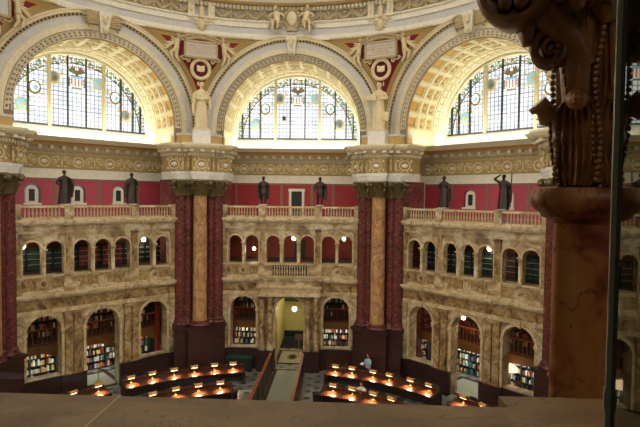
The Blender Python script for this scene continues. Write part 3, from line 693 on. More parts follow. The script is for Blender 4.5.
def sash(mb):
    s = 1.6
    mb.tube([(-.3 * s, -.1 * s, 1.2 * s), (0, -.18 * s, 1.12 * s), (.28 * s, -.12 * s, 1.25 * s)], .1, 7); mb.tube([(-.3 * s, -.05 * s, 1.2 * s), (-.33 * s, -.08 * s, .8 * s), (-.3 * s, -.08 * s, .5 * s)], [.12, .1, .07], 7); mb.tube([(.3 * s, -.05 * s, 1.15 * s), (.34 * s, -.05 * s, .8 * s)], [.1, .07], 7)
plaster(-1, 'plaster robed figure with gathered drapery, on the left golden column', [(-1, (-.34, .0, 1.2), (-.24, -.16, 1.02)), (1, (.34, .0, 1.2), (.14, -.2, 1.18))], both(sash, tabl(.1, -.2, 1.22, .4, .3)))
plaster(1, 'plaster robed figure holding a slab, on the right golden column', [(-1, (-.36, -.06, 1.15), (-.3, -.26, 1.18)), (1, (.36, .02, 1.22), (.16, -.2, 1.16))], both(tabl(-.22, -.24, 1.2, .7, .34), staff(.5, .0, 2.3, -.1), tabl(.34, -.05, .5, .3, .5)))

# ------------------------------------------------------------------ piers: structural core, pedestals, entablature; columns are things
def leafy_capital(mb, r, z0, z1, half, n=8, m=0):
    h = z1 - z0
    mb.lathe([(r, z0), (r + .05, z0 + .03), (r + .05, z0 + .07), (r * .97, z0 + .1), (r * 1.0, z0 + h * .6), (r * 1.3, z0 + h * .88)], n=18, m=m)
    for row, (b0, b1, off) in enumerate(((.08, .5, 0), (.3, .8, .5))):
        for i in range(n):
            a = 2 * pi * (i + off) / n; d = Vector((cos(a), sin(a), 0)); t = Vector((-sin(a), cos(a), 0)); rings = []
            for q, (zz, o, w) in enumerate(((b0, .02, .8), (b0 + (b1 - b0) * .55, .06, 1.0), (b1, .16, .8), (b1 + .02, .25, .5), (b1 - .06, .27, .3))):
                c = d * (r + o * (1 + r)) + Vector((0, 0, z0 + h * zz)); ww = w * r * .42; th = .03
                rings.append([c - t * ww - d * th, c + d * th * 1.5, c + t * ww - d * th])
            mb.loft(rings, m=m)
    for i in range(4):
        a = pi / 4 + pi / 2 * i; c = Vector((cos(a), sin(a), 0)) * (half * 1.25); rot = Matrix.Rotation(a, 3, 'Z')
        mb.ell(c + Vector((0, 0, z0 + h * .8)), .13 * (1 + r), .08, .15 * (1 + r), 8, 5, m, rot)
    mb.loft([[(half * cos(pi / 2 * q + pi / 4 + s) * f, half * sin(pi / 2 * q + pi / 4 + s) * f, z) for q in range(4) for s, f in ((-.12, 1.36), (.12, 1.36), (pi / 4, .92))] for z in (z0 + h * .9, z1)], m=m)
def column(loc, rotz, r, z0, z1, zc, mat, label, group, capmat='capital_bronze', half=None):
    """attic base, shaft with entasis, leafy capital; z relative to loc"""
    T = thing('marble_column', label, 'column', loc, rotz, group)
    mb = MB(); mb.lathe([(r * 1.42, z0), (r * 1.5, z0 + .07), (r * 1.42, z0 + .14), (r * 1.2, z0 + .17), (r * 1.15, z0 + .21), (r * 1.25, z0 + .25), (r * 1.22, z0 + .3), (r * 1.04, z0 + .34)], n=20); mb.build('base', 'red_marble', T, smooth=45)
    mb = MB(); H = zc - z0 - .34; mb.lathe([(r * 1.03, z0 + .34), (r, z0 + .34 + H * .1), (r, z0 + .34 + H * .4), (r * .97, z0 + .34 + H * .75), (r * .93, zc - .06), (r * .97, zc)], n=24); mb.build('shaft', mat, T, smooth=45)
    mb = MB(); leafy_capital(mb, r * .95, zc, z1, half or r * 1.25); mb.build('capital', capmat, T, smooth=45)
    return T
def outline(o, br=True):
    pts = [(-2.3 - o * .6, 16.3), (-1.72 - o, 15.22 - o * .6), (-1.4 - o, 15.0 - o)] + ([(-.6 - o, 15.0 - o), (-.6 - o, 14.5 - o), (.6 + o, 14.5 - o), (.6 + o, 15.0 - o)] if br else []) + [(1.4 + o, 15.0 - o), (1.72 + o, 15.22 - o * .6), (2.3 + o * .6, 16.3)]
    return pts
PN = {-1: 'pier between the left and middle bays', 1: 'pier between the middle and right bays', -3: 'pier at the far left edge', 3: 'pier at the right, behind the near capital'}
def build_pier(k):
    T = struct('wall_pier_%s' % {-1: 'center_left', 1: 'center_right', -3: 'far_left', 3: 'far_right'}[k], (0, 0, 0), vR(k), 'dark red marble ' + PN[k])
    core = [(-1.62, 15.62), (1.62, 15.62), (2.4, 17.2), (-2.4, 17.2)]
    MB().prism(core, FZ, 12.65).build('core', 'red_marble', T)
    for x0, x1, y0 in ((-.8, .8, 14.44), (-1.62, -.8, 14.92), (.8, 1.62, 14.92)):
        mb = MB(); mb.box(x0, x1, y0, 15.8, FZ, 2.95); mb.box(x0 - .05, x1 + .05, y0 - .06, 15.8, 2.95, 3.03); mb.box(x0 - .1, x1 + .1, y0 - .12, 15.8, 3.03, 3.2); mb.box(x0 - .08, x1 + .08, y0 - .1, 15.8, FZ, .4); mb.build('pedestal', 'plinth', T)
    mb = MB(); mb.prism(outline(0), 12.65, 12.8); mb.prism(outline(.05), 12.8, 12.98); mb.prism(outline(.1), 12.98, 13.15); mb.build('architrave', 'white_block', T)
    MB().prism(outline(-.02), 13.15, 14.1).build('frieze', 'frieze_ground', T)
    mb = MB(); mb.prism(outline(.08), 14.08, 14.16); mb.prism(outline(.2), 14.3, 14.38); mb.build('bed_molding', 'cream_dark', T)
    mb = MB()
    o1 = outline(.16)
    for (x0, y0), (x1, y1) in zip(o1, o1[1:]):
        L = sqrt((x1 - x0) ** 2 + (y1 - y0) ** 2); n = int(L / .14)
        for i in range(n):
            t = (i + .5) / n; mb.obox((x0 + (x1 - x0) * t, y0 + (y1 - y0) * t, 14.23), .085, .085, .14, Matrix.Rotation(atan2(y1 - y0, x1 - x0), 3, 'Z'))
    mb.build('dentils', 'cream', T)
    mb = MB(); o1 = outline(.36)
    for (x0, y0), (x1, y1) in zip(o1, o1[1:]):
        L = sqrt((x1 - x0) ** 2 + (y1 - y0) ** 2); n = max(1, int(L / .5))
        for i in range(n):
            t = (i + .5) / n; mb.obox((x0 + (x1 - x0) * t, y0 + (y1 - y0) * t, 14.46), .2, .3, .14, Matrix.Rotation(atan2(y1 - y0, x1 - x0), 3, 'Z'))
    mb.build('modillions', 'ivory', T)
    mb = MB(); mb.prism(outline(.5), 14.54, 14.66); mb.prism(outline(.3), 14.38, 14.54); mb.build('corona', 'cream_dark', T)
    mb = MB(); mb.prism(outline(.56), 14.66, 14.76); mb.prism(outline(.64), 14.76, 14.9); mb.build('cymatium', 'cream', T)
    # reliefs on the frieze: oval cartouche on the front, small twin figures either side
    mb = MB()
    for cx, cy in ((0, 14.5), (-1.62, 15.12), (1.62, 15.12)):
        r = Matrix.Rotation(0 if cx == 0 else (-.55 if cx < 0 else .55), 3, 'Z')
        def q(x, z, y=-.04): p = r @ Vector((x, y, z)); return (cx + p.x, cy + p.y, 13.62 + p.z)
        mb.tube([q(.34 * cos(t * pi / 10), .3 * sin(t * pi / 10)) for t in range(21)], .05, 5); mb.ell(q(0, 0), .22, .06, .14, 10, 5, 1, r)
        for s in (-1, 1):
            mb.ell(q(s * .42, .28), .09, .05, .1, 6, 4); mb.ell(q(s * .42, -.28), .09, .05, .1, 6, 4); mb.ell(q(s * .2, .38), .1, .05, .05, 6, 4); mb.ell(q(s * .2, -.38), .1, .05, .05, 6, 4)
    for s in (-1, 1):
        for x in (.78, 1.12):
            mb.ell((s * x, 14.95, 13.55), .09, .08, .34, 8, 5); mb.ell((s * x, 14.92, 13.96), .07, .07, .08, 7, 5); mb.tube([(s * (x - .05), 14.9, 13.7), (s * (x + .12), 14.88, 13.5)], .035, 5)
    mb.build('carved_relief', ['frieze_relief', 'ivory'], T, smooth=60)
    mb = MB(); mb.prism([(-1.15, 15.0), (1.15, 15.0), (1.8, 16.3), (-1.8, 16.3)], 14.9, 15.48); mb.build('attic_block', 'tan', T)
    mb = MB(); mb.prism([(-1.18, 14.96), (1.18, 14.96), (1.84, 16.3), (-1.84, 16.3)], 15.48, 15.62); mb.build('attic_cap', 'pale_grey', T)
    # columns
    side = {-1: 'left pier of the middle bay', 1: 'right pier of the middle bay', -3: 'pier at the far left edge', 3: 'pier behind the near capital'}[k]
    if abs(k) == 1 or True:
        column(vP(k, 0, 15.05, 0), vR(k), .46, 3.2, 12.66, 11.6, 'gold_column', 'golden yellow marble column in front of the ' + side, 'golden columns of the piers', half=.6)
    for s in (-1, 1):
        w = 'left' if s < 0 else 'right'
        column(vP(k, s * .72, 15.42, 0), vR(k), .24, 3.2, 12.66, 11.6, 'red_marble', 'slim red marble column just %s of the golden one, %s' % (w, side), 'red columns of the piers', half=.36)
        column(vP(k, s * 1.2, 15.5, 0), vR(k), .36, 3.2, 12.66, 11.6, 'red_marble', 'thick red marble column at the %s side of the %s' % (w, side), 'red columns of the piers', half=.5)
for k in (-3, -1, 1, 3): build_pier(k)

# ------------------------------------------------------------------ spandrel reliefs, brackets, ring figures, keystones
TEXT = {-1: 'THE INQUIRY KNOWLEDGE\nAND BELIEF OF TRUTH\nIS THE SOVEREIGN GOOD\nOF HUMAN NATURE', 1: 'AS ONE LAMP LIGHTS\nANOTHER NOR GROWS LESS\nSO NOBLENESS\nENKINDLETH NOBLENESS'}
def seated(mb, c, s, h=1.0, lean=.0):
    """small seated nude figure, facing -y, leaning towards s"""
    x, y, z = c
    def p(a, b_, d): return (x + s * a * h, y + b_ * h, z + d * h)
    mb.loft([[p(.0 + rx * cos(2 * pi * j / 10) + ox, -.1 + ry * sin(2 * pi * j / 10), zz) for j in range(10)] for zz, rx, ry, ox in ((.0, .2, .17, 0), (.25, .17, .14, .03), (.55, .22, .15, .06), (.68, .1, .09, .08))])
    mb.ell(p(.1, -.14, .86), .1 * h, .11 * h, .14 * h, 9, 6); mb.ell(p(.1, -.26, .84), .03 * h, .03 * h, .04 * h, 5, 4)
    for q in (-1, 1):
        mb.tube([p(q * .1, -.12, .05), p(q * .16 + .06, -.5, .05), p(q * .14 + .1, -.42, -.45 - .1 * q)], [.12 * h, .095 * h, .06 * h], 7); mb.ell(p(q * .14 + .1, -.5, -.5 - .1 * q), .06 * h, .12 * h, .05 * h, 6, 4)
    mb.tube([p(-.16, -.1, .58), p(-.4, -.14, .36), p(-.52, -.28, .5)], [.075 * h, .06 * h, .045 * h], 7); mb.tube([p(.28, -.1, .58), p(.46, -.2, .34), p(.3, -.36, .24)], [.075 * h, .06 * h, .045 * h], 7)
def flyer(mb, c, s):
    """relief figure leaning against the tablet"""
    x, y, z = c
    def p(a, d, b_=0): return (x + s * a, y + b_, z + d)
    mb.tube([p(0, .55, -.1), p(.06, .25, -.12), p(.1, -.1, -.1)], [.17, .15, .18], 8); mb.ell(p(-.02, .82, -.14), .13, .13, .16, 8, 6)
    mb.tube([p(.12, -.1, -.1), p(.42, -.3, -.14), p(.3, -.72, -.1)], [.13, .1, .06], 7); mb.tube([p(.06, -.15, -.1), p(.12, -.5, -.12), p(-.08, -.85, -.08)], [.13, .1, .06], 7)
    mb.tube([p(-.05, .5, -.14), p(-.3, .55, -.16), p(-.45, .4, -.12)], [.08, .06, .05], 6); mb.tube([p(.1, .5, -.1), p(.4, .62, -.1), p(.62, .95, -.06)], [.08, .07, .05], 6)
    for q in range(4): mb.tube([p(.1, .4, -.02), p(.4 + .1 * q, .5 - .18 * q, -.04), p(.75 + .1 * q, .62 - .28 * q, 0)], [.06, .08, .02], 5)
def spandrel(k):
    lab = {-1: 'plaster relief of tablet, wreath and figures on red spandrel, left of the middle arch', 1: 'plaster relief of tablet, wreath and figures on red spandrel, right of the middle arch', -3: 'plaster relief on red spandrel cut off by the far left edge', 3: 'plaster relief on red spandrel behind the near capital'}[k]
    T = thing('spandrel_relief', lab, 'relief', vP(k, 0, 15.22, 20.9), vR(k), 'plaster reliefs on the red spandrels')
    tz = 0.0
    mb = MB(); mb.box(-.95, .95, -.3, .1, tz - .42, tz + .48); mb.build('tablet', 'pale_grey', T)
    mb = MB(); 
    for x0, x1, z0, z1 in ((-1.05, -.93, tz - .52, tz + .58), (.93, 1.05, tz - .52, tz + .58), (-1.05, 1.05, tz - .52, tz - .4), (-1.05, 1.05, tz + .46, tz + .58)): mb.box(x0, x1, -.36, .1, z0, z1)
    mb.build('tablet_frame', 'tan_relief', T)
    if k in TEXT:
        cu = bpy.data.curves.new('inscription', 'FONT'); cu.body = TEXT[k]; cu.align_x = 'CENTER'; cu.align_y = 'CENTER'; cu.size = .17; cu.extrude = .01; cu.space_line = 1.0; cu.materials.append(M['gold'])
        tmp = bpy.data.objects.new('tmp_text', cu); me = bpy.data.meshes.new_from_object(tmp); bpy.data.objects.remove(tmp); o = bpy.data.objects.new('inscription', me); COL.objects.link(o); o.parent = T; o.location = (0, -.31, tz); o.rotation_euler = (pi / 2, 0, 0)
        o['label'] = 'gilt inscription'
    for s in (-1, 1):
        mb = MB(); flyer(mb, (s * 1.42, -.06, tz + .05), s); mb.build('relief_figure', 'figure_plaster', T, smooth=60)
    mb = MB(); wz = -1.16
    for i in range(26): a = 2 * pi * i / 26; mb.ell((.56 * cos(a), -.14, wz + .6 * sin(a)), .13, .1, .13, 6, 4)
    mb.ell((0, -.16, wz - .62), .2, .08, .09, 7, 4); mb.build('wreath', 'figure_plaster', T, smooth=60)
    mb = MB()
    for s in (-1, 1): mb.loft([[(0, -.12, wz - .16), (s * .24, -.2, wz - .12), (s * .24, -.2, wz + .24), (0, -.12, wz + .2)], [(0, -.02, wz - .16), (s * .24, -.06, wz - .12), (s * .24, -.06, wz + .24), (0, -.02, wz + .2)]])
    mb.build('open_book', 'cream', T)
    for s in (-1, 1):
        mb = MB()
        for q in range(2):
            cx, cz = s * (.78 + .3 * q), wz + .52 + .12 * q
            mb.tube([(cx + .16 * (1 - t / 20) * cos(t * .5) * s, -.1, cz + .16 * (1 - t / 20) * sin(t * .5)) for t in range(16)], .045, 5)
        mb.build('scrollwork', 'figure_plaster', T, smooth=60)
    mb = MB()
    for q in range(3): mb.ell(((q - 1) * .16, -.1, wz - .92 - .06 * (q == 1)), .06, .06, .16, 6, 4)
    mb.build('pendant_leaf', 'figure_plaster', T, smooth=60)
    mb = MB()
    for i in range(15):
        t = -1 + 2 * i / 14; mb.ell((t * 1.3, -.24, tz + .66 + .34 * (1 - t * t)), .17, .14, .14, 6, 4); mb.ell((t * .9, -.2, tz + .62 + .2 * (1 - t * t)), .14, .12, .12, 6, 4)
    for s in (-1, 1): mb.tube([(s * 1.0, -.18, tz + .66), (s * 1.3, -.22, tz + .82), (s * 1.5, -.22, tz + .7)], [.08, .1, .05], 6)
    mb.build('crest', 'tan_relief', T, smooth=60)
for k in (-3, -1, 1, 3): spandrel(k)
def bracket(k):
    lab = {-1: 'twin-post plaster bracket on the dome ring, over the left column figure', 1: 'twin-post plaster bracket on the dome ring, over the right column figure'}[k]
    T = thing('ring_bracket', lab, 'bracket', vP(k, 0, 14.95, 22.5), vR(k), 'plaster brackets on the dome ring')
    for s in (-1, 1):
        mb = MB(); mb.box(s * .62 - .2, s * .62 + .2, -.22, .1, .5, 1.3); mb.box(s * .62 - .25, s * .62 + .25, -.28, .1, 1.3, 1.42); mb.box(s * .62 - .23, s * .62 + .23, -.26, .1, .4, .5); mb.ell((s * .62, -.25, .95), .1, .07, .26, 7, 5); mb.build('post', 'cream', T, smooth=45)
    mb = MB(); mb.tube([(0, -.12, .42), (0, -.14, .75), (0, -.1, 1.1)], [.2, .17, .14], 8); mb.ell((0, -.15, 1.25), .11, .11, .14, 8, 5); mb.build('small_figure', 'figure_plaster', T, smooth=60)
    mb = MB(); mb.ell((0, -.16, .02), .24, .14, .3, 10, 6)
    for i in range(10): a = 2 * pi * i / 10; mb.ell((.3 * cos(a), -.1, .04 + .36 * sin(a)), .1, .08, .1, 6, 4)
    for s in (-1, 1): mb.tube([(s * .3, -.1, .2), (s * .6, -.12, .3), (s * .8, -.1, .16)], [.09, .08, .04], 6)
    mb.build('cartouche', 'figure_plaster', T, smooth=60)
for k in (-1, 1): bracket(k)
def ring_group():
    p = bayP(0, 0, 0, 0)
    for s in (-1, 1):
        T = thing('seated_youth', 'plaster youth seated on the dome ring, %s of the cartouche over the middle arch' % ('left' if s < 0 else 'right'), 'figure', (s * .92, 14.62, 22.85), 0, 'plaster youths on the dome ring')
        mb = MB(); seated(mb, (0, 0, 0), s, 1.15); o = mb.build('figure', 'figure_plaster', T); remesh(o, .03)
        mb = MB(); mb.tube([(s * .2, -.1, .0), (s * .45, -.2, -.1), (s * .6, -.1, -.4)], [.14, .12, .06], 7); mb.ell((0, .02, -.15), .35, .2, .16, 8, 5); mb.build('drapery', 'tan_relief', T, smooth=60)
    T = thing('cartouche', 'oval plaster cartouche between two seated youths on the dome ring', 'cartouche', (0, 14.78, 23.2))
    mb = MB(); mb.ell((0, -.1, 0), .36, .14, .48, 12, 8); mb.build('shield', 'cream', T, smooth=60)
    mb = MB()
    for i in range(18): a = 2 * pi * i / 18; mb.ell((.5 * cos(a), -.08, .6 * sin(a)), .14, .1, .13, 6, 4)
    for s in (-1, 1): mb.tube([(s * .3, -.1, .5), (s * .55, -.14, .66), (s * .6, -.12, .4)], [.1, .1, .04], 6)
    mb.box(-.32, .32, -.16, .1, -.78, -.62); mb.build('scroll_border', 'tan_relief', T, smooth=60)
ring_group()
for b in (-1, 0, 1):
    T = thing('keystone_ornament', {-1: 'winged plaster keystone at the top of the left great arch', 0: 'plain plaster keystone at the top of the middle great arch', 1: 'winged plaster keystone at the top of the right great arch'}[b], 'keystone', bayP(b, 0, -.1, 21.0), bayR(b), 'plaster keystones of the great arches')
    mb = MB(); mb.loft([[(-.2, -.3, -.1), (.2, -.3, -.1), (.2, .1, -.1), (-.2, .1, -.1)], [(-.28, -.42, .5), (.28, -.42, .5), (.28, .1, .5), (-.28, .1, .5)], [(-.36, -.5, 1.0), (.36, -.5, 1.0), (.36, .1, 1.0), (-.36, .1, 1.0)]]); mb.build('block', 'ivory', T)
    mb = MB(); mb.ell((0, -.36, .05), .13, .12, .2, 8, 5); mb.ell((0, -.46, .6), .14, .1, .3, 8, 5)
    for s in (-1, 1): mb.ell((s * .2, -.42, .75), .09, .08, .14, 6, 4)
    mb.build('mask', 'figure_plaster', T, smooth=60)
    if b:
        for s in (-1, 1):
            mb = MB()
            for q in range(5): mb.tube([(s * .3, -.15, .75 - .1 * q), (s * (.75 + .05 * q), -.2, .98 - .16 * q), (s * (1.25 - .12 * q), -.14, .9 - .2 * q)], [.1, .12, .03], 6)
            mb.build('wing', 'tan_relief', T, smooth=60)

# ------------------------------------------------------------------ rooms behind the arcades
BOOKC = ['book_white', 'book_red', 'book_green', 'book_tan', 'book_black', 'book_blue', 'book_grey', 'book_orange', 'book_yellow', 'book_brown']
BW = [4, 2, 2, 3, 3, 1, 3, 1.5, .6, 2]
def book_proto():
    d = {}
    for c in BOOKC:
        mb = MB(); mb.box(-.06, .06, -.11, .11, 0, .34); me = mb.build('book', c); d[c] = me.data; bpy.data.objects.remove(me)
    return d
BOOK = book_proto()
def book_at(loc, rz, sx, sz, c, label, group):
    o = bpy.data.objects.new('book', BOOK[c]); COL.objects.link(o); o.location = loc; o.rotation_euler = (0, 0, rz); o.scale = (sx, 1, sz)
    tag(o, label, 'book', group)
def bookcase(b, u, w, z, rows, wid, rz, label, solo=(), where='', pitch=.46, dark=False):
    """shelves facing the hall; rows named in solo hold separate books, the others a stuff row"""
    T = thing('bookcase', label, 'bookcase', bayP(b, u, w, z), bayR(b) + rz, 'bookcases behind the lower arches'); h = rows * pitch + .1
    for x in (-wid / 2, wid / 2 - .04): MB().box(x, x + .04, -.16, .2, 0, h).build('side_panel', 'shelf_wood', T)
    MB().box(-wid / 2, wid / 2, .17, .2, 0, h).build('back_panel', 'shelf_wood', T)
    for i in range(rows + 1): MB().box(-wid / 2, wid / 2, -.16, .18, i * pitch + .04, i * pitch + .08).build('shelf', 'shelf_wood', T)
    mats = BOOKC; mb = MB(); R = random.Random(hash((b, round(u * 10), round(z * 10), 3)) & 0xffff)
    for i in range(rows):
        x = -wid / 2 + .06
        while x < wid / 2 - .16:
            c = R.choices(range(10), BW)[0] if not dark else R.choices(range(10), [.6, 2, 2, 2, 6, 1, .8, 1, .2, 5])[0]
            ww = R.uniform(.07, .12); hh = R.uniform(.2, .36)
            if i in solo:
                p = Vector((x + ww / 2, -.02, i * pitch + .082)); a = bayR(b) + rz; q = Matrix.Rotation(a, 3, 'Z') @ p + Vector(bayP(b, u, w, z))
                book_at(q, a, ww / .12, hh / .34, BOOKC[c], 'book on a lit shelf of the ' + where, 'books of the ' + where)
            else: mb.box(x, x + ww - .008, -.12, .1, i * pitch + .08, i * pitch + .08 + hh, c)
            x += ww
            x += R.choice((0, 0, 0, 0, 0, 0, .05, .14))
    o = mb.build('row_of_books', mats, T); o['kind'] = 'stuff'
def room(b):
    bn = SIDE[b]; rot = bayR(b)
    W = struct('wall_alcove_' + bn, (0, 0, 0), rot); y = A
    U = 4.9
    # lower alcove
    gap = b == 0
    if gap:
        for s in (-1, 1):
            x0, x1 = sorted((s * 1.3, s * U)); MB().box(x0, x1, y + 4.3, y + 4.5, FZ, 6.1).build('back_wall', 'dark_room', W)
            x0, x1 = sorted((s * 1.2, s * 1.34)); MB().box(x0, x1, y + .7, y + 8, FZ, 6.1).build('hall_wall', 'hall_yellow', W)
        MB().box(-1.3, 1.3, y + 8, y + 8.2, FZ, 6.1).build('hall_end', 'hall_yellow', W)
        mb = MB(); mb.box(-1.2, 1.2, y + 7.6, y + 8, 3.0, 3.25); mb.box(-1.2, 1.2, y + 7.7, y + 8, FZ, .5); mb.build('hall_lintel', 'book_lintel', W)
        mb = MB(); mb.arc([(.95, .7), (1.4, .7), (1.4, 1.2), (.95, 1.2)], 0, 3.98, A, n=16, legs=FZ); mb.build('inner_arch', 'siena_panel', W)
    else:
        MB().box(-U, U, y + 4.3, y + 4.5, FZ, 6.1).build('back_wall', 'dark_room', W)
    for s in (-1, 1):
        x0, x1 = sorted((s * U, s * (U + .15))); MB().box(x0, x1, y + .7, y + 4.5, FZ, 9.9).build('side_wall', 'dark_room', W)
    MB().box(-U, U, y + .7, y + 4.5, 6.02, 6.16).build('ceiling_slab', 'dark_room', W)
    # mezzanine with a timber edge beam and an open rail
    for x0, x1 in (((-U, -1.35), (1.35, U)) if gap else ((-U, U),)):
        MB().box(x0, x1, y + 1.9, y + 4.3, 2.55, 2.72).build('mezzanine_slab', 'shelf_black', W)
        MB().box(x0, x1, y + 1.75, y + 1.92, 2.32, 2.8).build('edge_beam', 'beam_wood', W)
        T = thing('gallery_railing', 'timber railing of the book gallery inside the %s lower arches' % (bn if b else ('middle-left' if x0 < 0 else 'middle-right')), 'railing', bayP(b, (x0 + x1) / 2, 1.84, 2.8), rot)
        h = (x1 - x0) / 2
        MB().box(-h, h, -.04, .04, .88, .96).build('handrail', 'rail_wood', T); MB().box(-h, h, -.03, .03, .08, .12).build('bottom_rail', 'rail_wood', T)
        for i in range(int(h * 2 / .25)):
            x = -h + .12 + i * .25; MB().box(x - .02, x + .02, -.02, .02, .1, .9).build('baluster', 'rail_wood', T)
    # upper room
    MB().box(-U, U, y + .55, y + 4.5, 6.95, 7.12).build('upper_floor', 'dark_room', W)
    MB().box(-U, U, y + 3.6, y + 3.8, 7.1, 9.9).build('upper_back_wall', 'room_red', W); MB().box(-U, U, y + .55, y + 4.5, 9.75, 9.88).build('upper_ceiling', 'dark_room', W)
    if b == 0:
        d = struct('door_upper_room', (0, 0, 0), rot); MB().box(-.05, .75, y + 3.5, y + 3.6, 7.1, 8.45).build('leaf', 'dark', d)
        P = thing('framed_picture', 'small dark framed picture on the red wall inside the middle arches', 'picture', bayP(0, 1.75, 3.56, 7.75)); MB().box(-.2, .2, -.03, .03, 0, .5).build('frame', 'dark', P); MB().box(-.12, .12, -.035, 0, .08, .42).build('print', 'sign_brown', P)
for b in (-1, 0, 1): room(b)
NM = {-1: 'left bay', 0: 'middle bay', 1: 'right bay'}
cases = {-1: [(-3.75, 'first'), (-2.25, 'second'), (-.75, 'third'), (.75, 'fourth'), (2.25, 'fifth'), (3.75, 'sixth')], 0: [(-4.1, 'outer left'), (-2.6, 'inner left'), (2.6, 'inner right'), (4.1, 'outer right')],
         1: [(-3.75, 'first'), (-2.25, 'second'), (-.75, 'third'), (.75, 'fourth'), (2.25, 'fifth'), (3.75, 'sixth')]}
SOLO = {(-1, 0): (2, 3), (-1, 1): (2, 3), (-1, 3): (2, 3), (-1, 5): (2, 3), (0, 0): (2, 3), (0, 2): (2, 3), (1, 1): (2, 3), (1, 2): (2, 3), (1, 3): (2, 3), (1, 4): (2,)}
for b in cases:
    for i, (u, nth) in enumerate(cases[b]):
        bookcase(b, u, 3.95, FZ, 5, 1.5, 0, 'lower bookcase of the %s, %s of its row from the left' % (NM[b], nth) if b else 'lower bookcase behind the %s side of the middle bay' % nth, SOLO.get((b, i), ()), '%s lower bookcase of the %s' % (nth, NM[b]))
        bookcase(b, u, 3.9, 2.72, 6, 1.5, 0, 'dim bookcase on the gallery of the %s, %s of its row from the left' % (NM[b], nth) if b else 'dim gallery bookcase, %s side of the middle bay' % nth, (), '', .5, True)
bookcase(1, -4.66, 1.9, FZ, 5, 1.7, pi / 2, 'lower bookcase on the left side wall of the right bay', (1, 2), 'side bookcase of the right bay')
bookcase(1, -4.66, 2.9, 2.72, 6, 1.7, pi / 2, 'dim gallery bookcase on the left side wall of the right bay', (), '', .5, True)
# steel stacks behind the small upper arches of the side bays
ST = {-1: ['shelf_green', 'shelf_green', 'shelf_green', 'book_red', 'book_red', 'shelf_black', 'shelf_black'], 1: ['shelf_black', 'shelf_black', 'shelf_green', 'shelf_green', 'book_brown', 'shelf_green', 'book_brown']}
ORD = ['first', 'second', 'third', 'fourth', 'fifth', 'sixth', 'seventh']
for b in (-1, 1):
    for i, c in enumerate(ST[b]):
        u = -4.2 + 1.4 * i; T = thing('book_stack', 'dark shelving stack behind the small upper arches, %s from the left in the %s' % (ORD[i], NM[b]), 'shelf', bayP(b, u, 2.3 if b < 0 else 1.7, 7.12), bayR(b), 'upper shelving stacks')
        mb = MB(); mb.box(-.68, -.64, -.1, .3, 0, 1.42); mb.box(.64, .68, -.1, .3, 0, 1.42); mb.box(-.68, .68, -.12, .3, 1.3, 1.42); mb.build('frame', 'shelf_black', T)
        for k in range(4): MB().box(-.64, .64, -.1, .28, .04 + .32 * k, .07 + .32 * k).build('shelf', 'book_grey' if k else 'shelf_black', T)
        mb = MB(); R = random.Random(i + 10 * b)
        for k in range(4):
            x = -.62
            while x < .58: ww = R.uniform(.05, .1); mb.box(x, x + ww - .006, -.04, .2, .07 + .32 * k, .07 + .32 * k + R.uniform(.2, .25), R.choices((0, 1), (5, 1))[0]); x += ww
        mb.build('row_of_books', [c, 'book_black'], T)['kind'] = 'stuff'
def globe(b, u, w, z, label, top, r=.13, power=40):
    T = thing('globe_lamp', label, 'lamp', bayP(b, u, w, z), bayR(b), 'hanging globe lamps')
    MB().ell((0, 0, 0), r, r, r * 1.1, 14, 10).build('globe', 'globe_glow', T, smooth=60)
    mb = MB(); mb.tube([(0, 0, r), (0, 0, top - z)], .015, 6); mb.lathe([(.06, r * .85), (.07, r * 1.05), (.03, r * 1.3)], n=10); mb.build('stem', 'brass', T)
    L = bpy.data.lights.new('globe_light', 'POINT'); L.energy = power; L.color = (1, .82, .58); L.shadow_soft_size = r * 1.15
    o = bpy.data.objects.new('globe_light', L); COL.objects.link(o); o.location = bayP(b, u, w + .24, z - .1)
globe(-1, -3.95, .95, 8.74, 'lit globe lamp in the leftmost small upper arch', 9.75, .17)
globe(-1, 3.14, 1.6, 8.71, 'lit globe lamp in the small upper arches next to the left red columns', 9.75, .14)
globe(0, .1, 1.6, 8.72, 'lit globe lamp in the central small arch over the balcony', 9.75, .15)
globe(0, 3.59, 1.6, 8.72, 'lit globe lamp in the middle bay, beside the right red columns', 9.75, .13)
globe(0, -2.7, 1.6, 7.95, 'low wide lamp in the second small arch of the middle bay', 9.75, .12, 25)
globe(1, .68, 1.2, 8.77, 'lit globe lamp in the small upper arches of the right bay', 9.75, .14)
globe(0, .15, 2.0, 3.65, 'lit lantern hanging in the middle doorway', 6.0, .17, 90)
area('hall_fill', bayP(0, 0, 5.6, 5.6), (0, 0, 0), 1.6, 2.5, 75, (1, .88, .6))  # added fill to brighten the hall behind the doorway
globe(1, -.76, .95, 4.55, 'bright lamp under the crown of the middle lower arch of the right bay', 6.0, .14, 60)
# strip lights under the book galleries
for b, us in ((-1, (0,)), (0, (-3.1, 3.1)), (1, (0,))):
    for u in us:
        wd = 9 if b else 3
        T = thing('strip_light', 'white strip light under the book gallery of the %s' % (NM[b] if b else ('middle-left lower arch' if u < 0 else 'middle-right lower arch')), 'lamp', bayP(b, u, 2.6, 2.5), bayR(b), 'strip lights under the book galleries')
        MB().box(-wd / 2, wd / 2, -.06, .06, .0, .05).build('housing', 'ivory', T); MB().box(-wd / 2 + .05, wd / 2 - .05, -.03, .03, -.03, 0).build('tube', 'globe_glow', T)
        area('strip_glow', bayP(b, u, 2.7, 2.42), (radians(35), 0, bayR(b)), wd, .2, 150 * wd / 9, (.95, 1, .92))
for b, us in ((-1, (0,)), (0, (-3.1, 3.1)), (1, (0,))):
    for u in us: area('book_gallery_fill', bayP(b, u, 2.2, 5.9), (radians(25), 0, bayR(b)), 9 if b else 3, .2, 60 if b else 20, (1, .8, .55))  # added warm fill over the gallery bookshelves, no fixture modelled
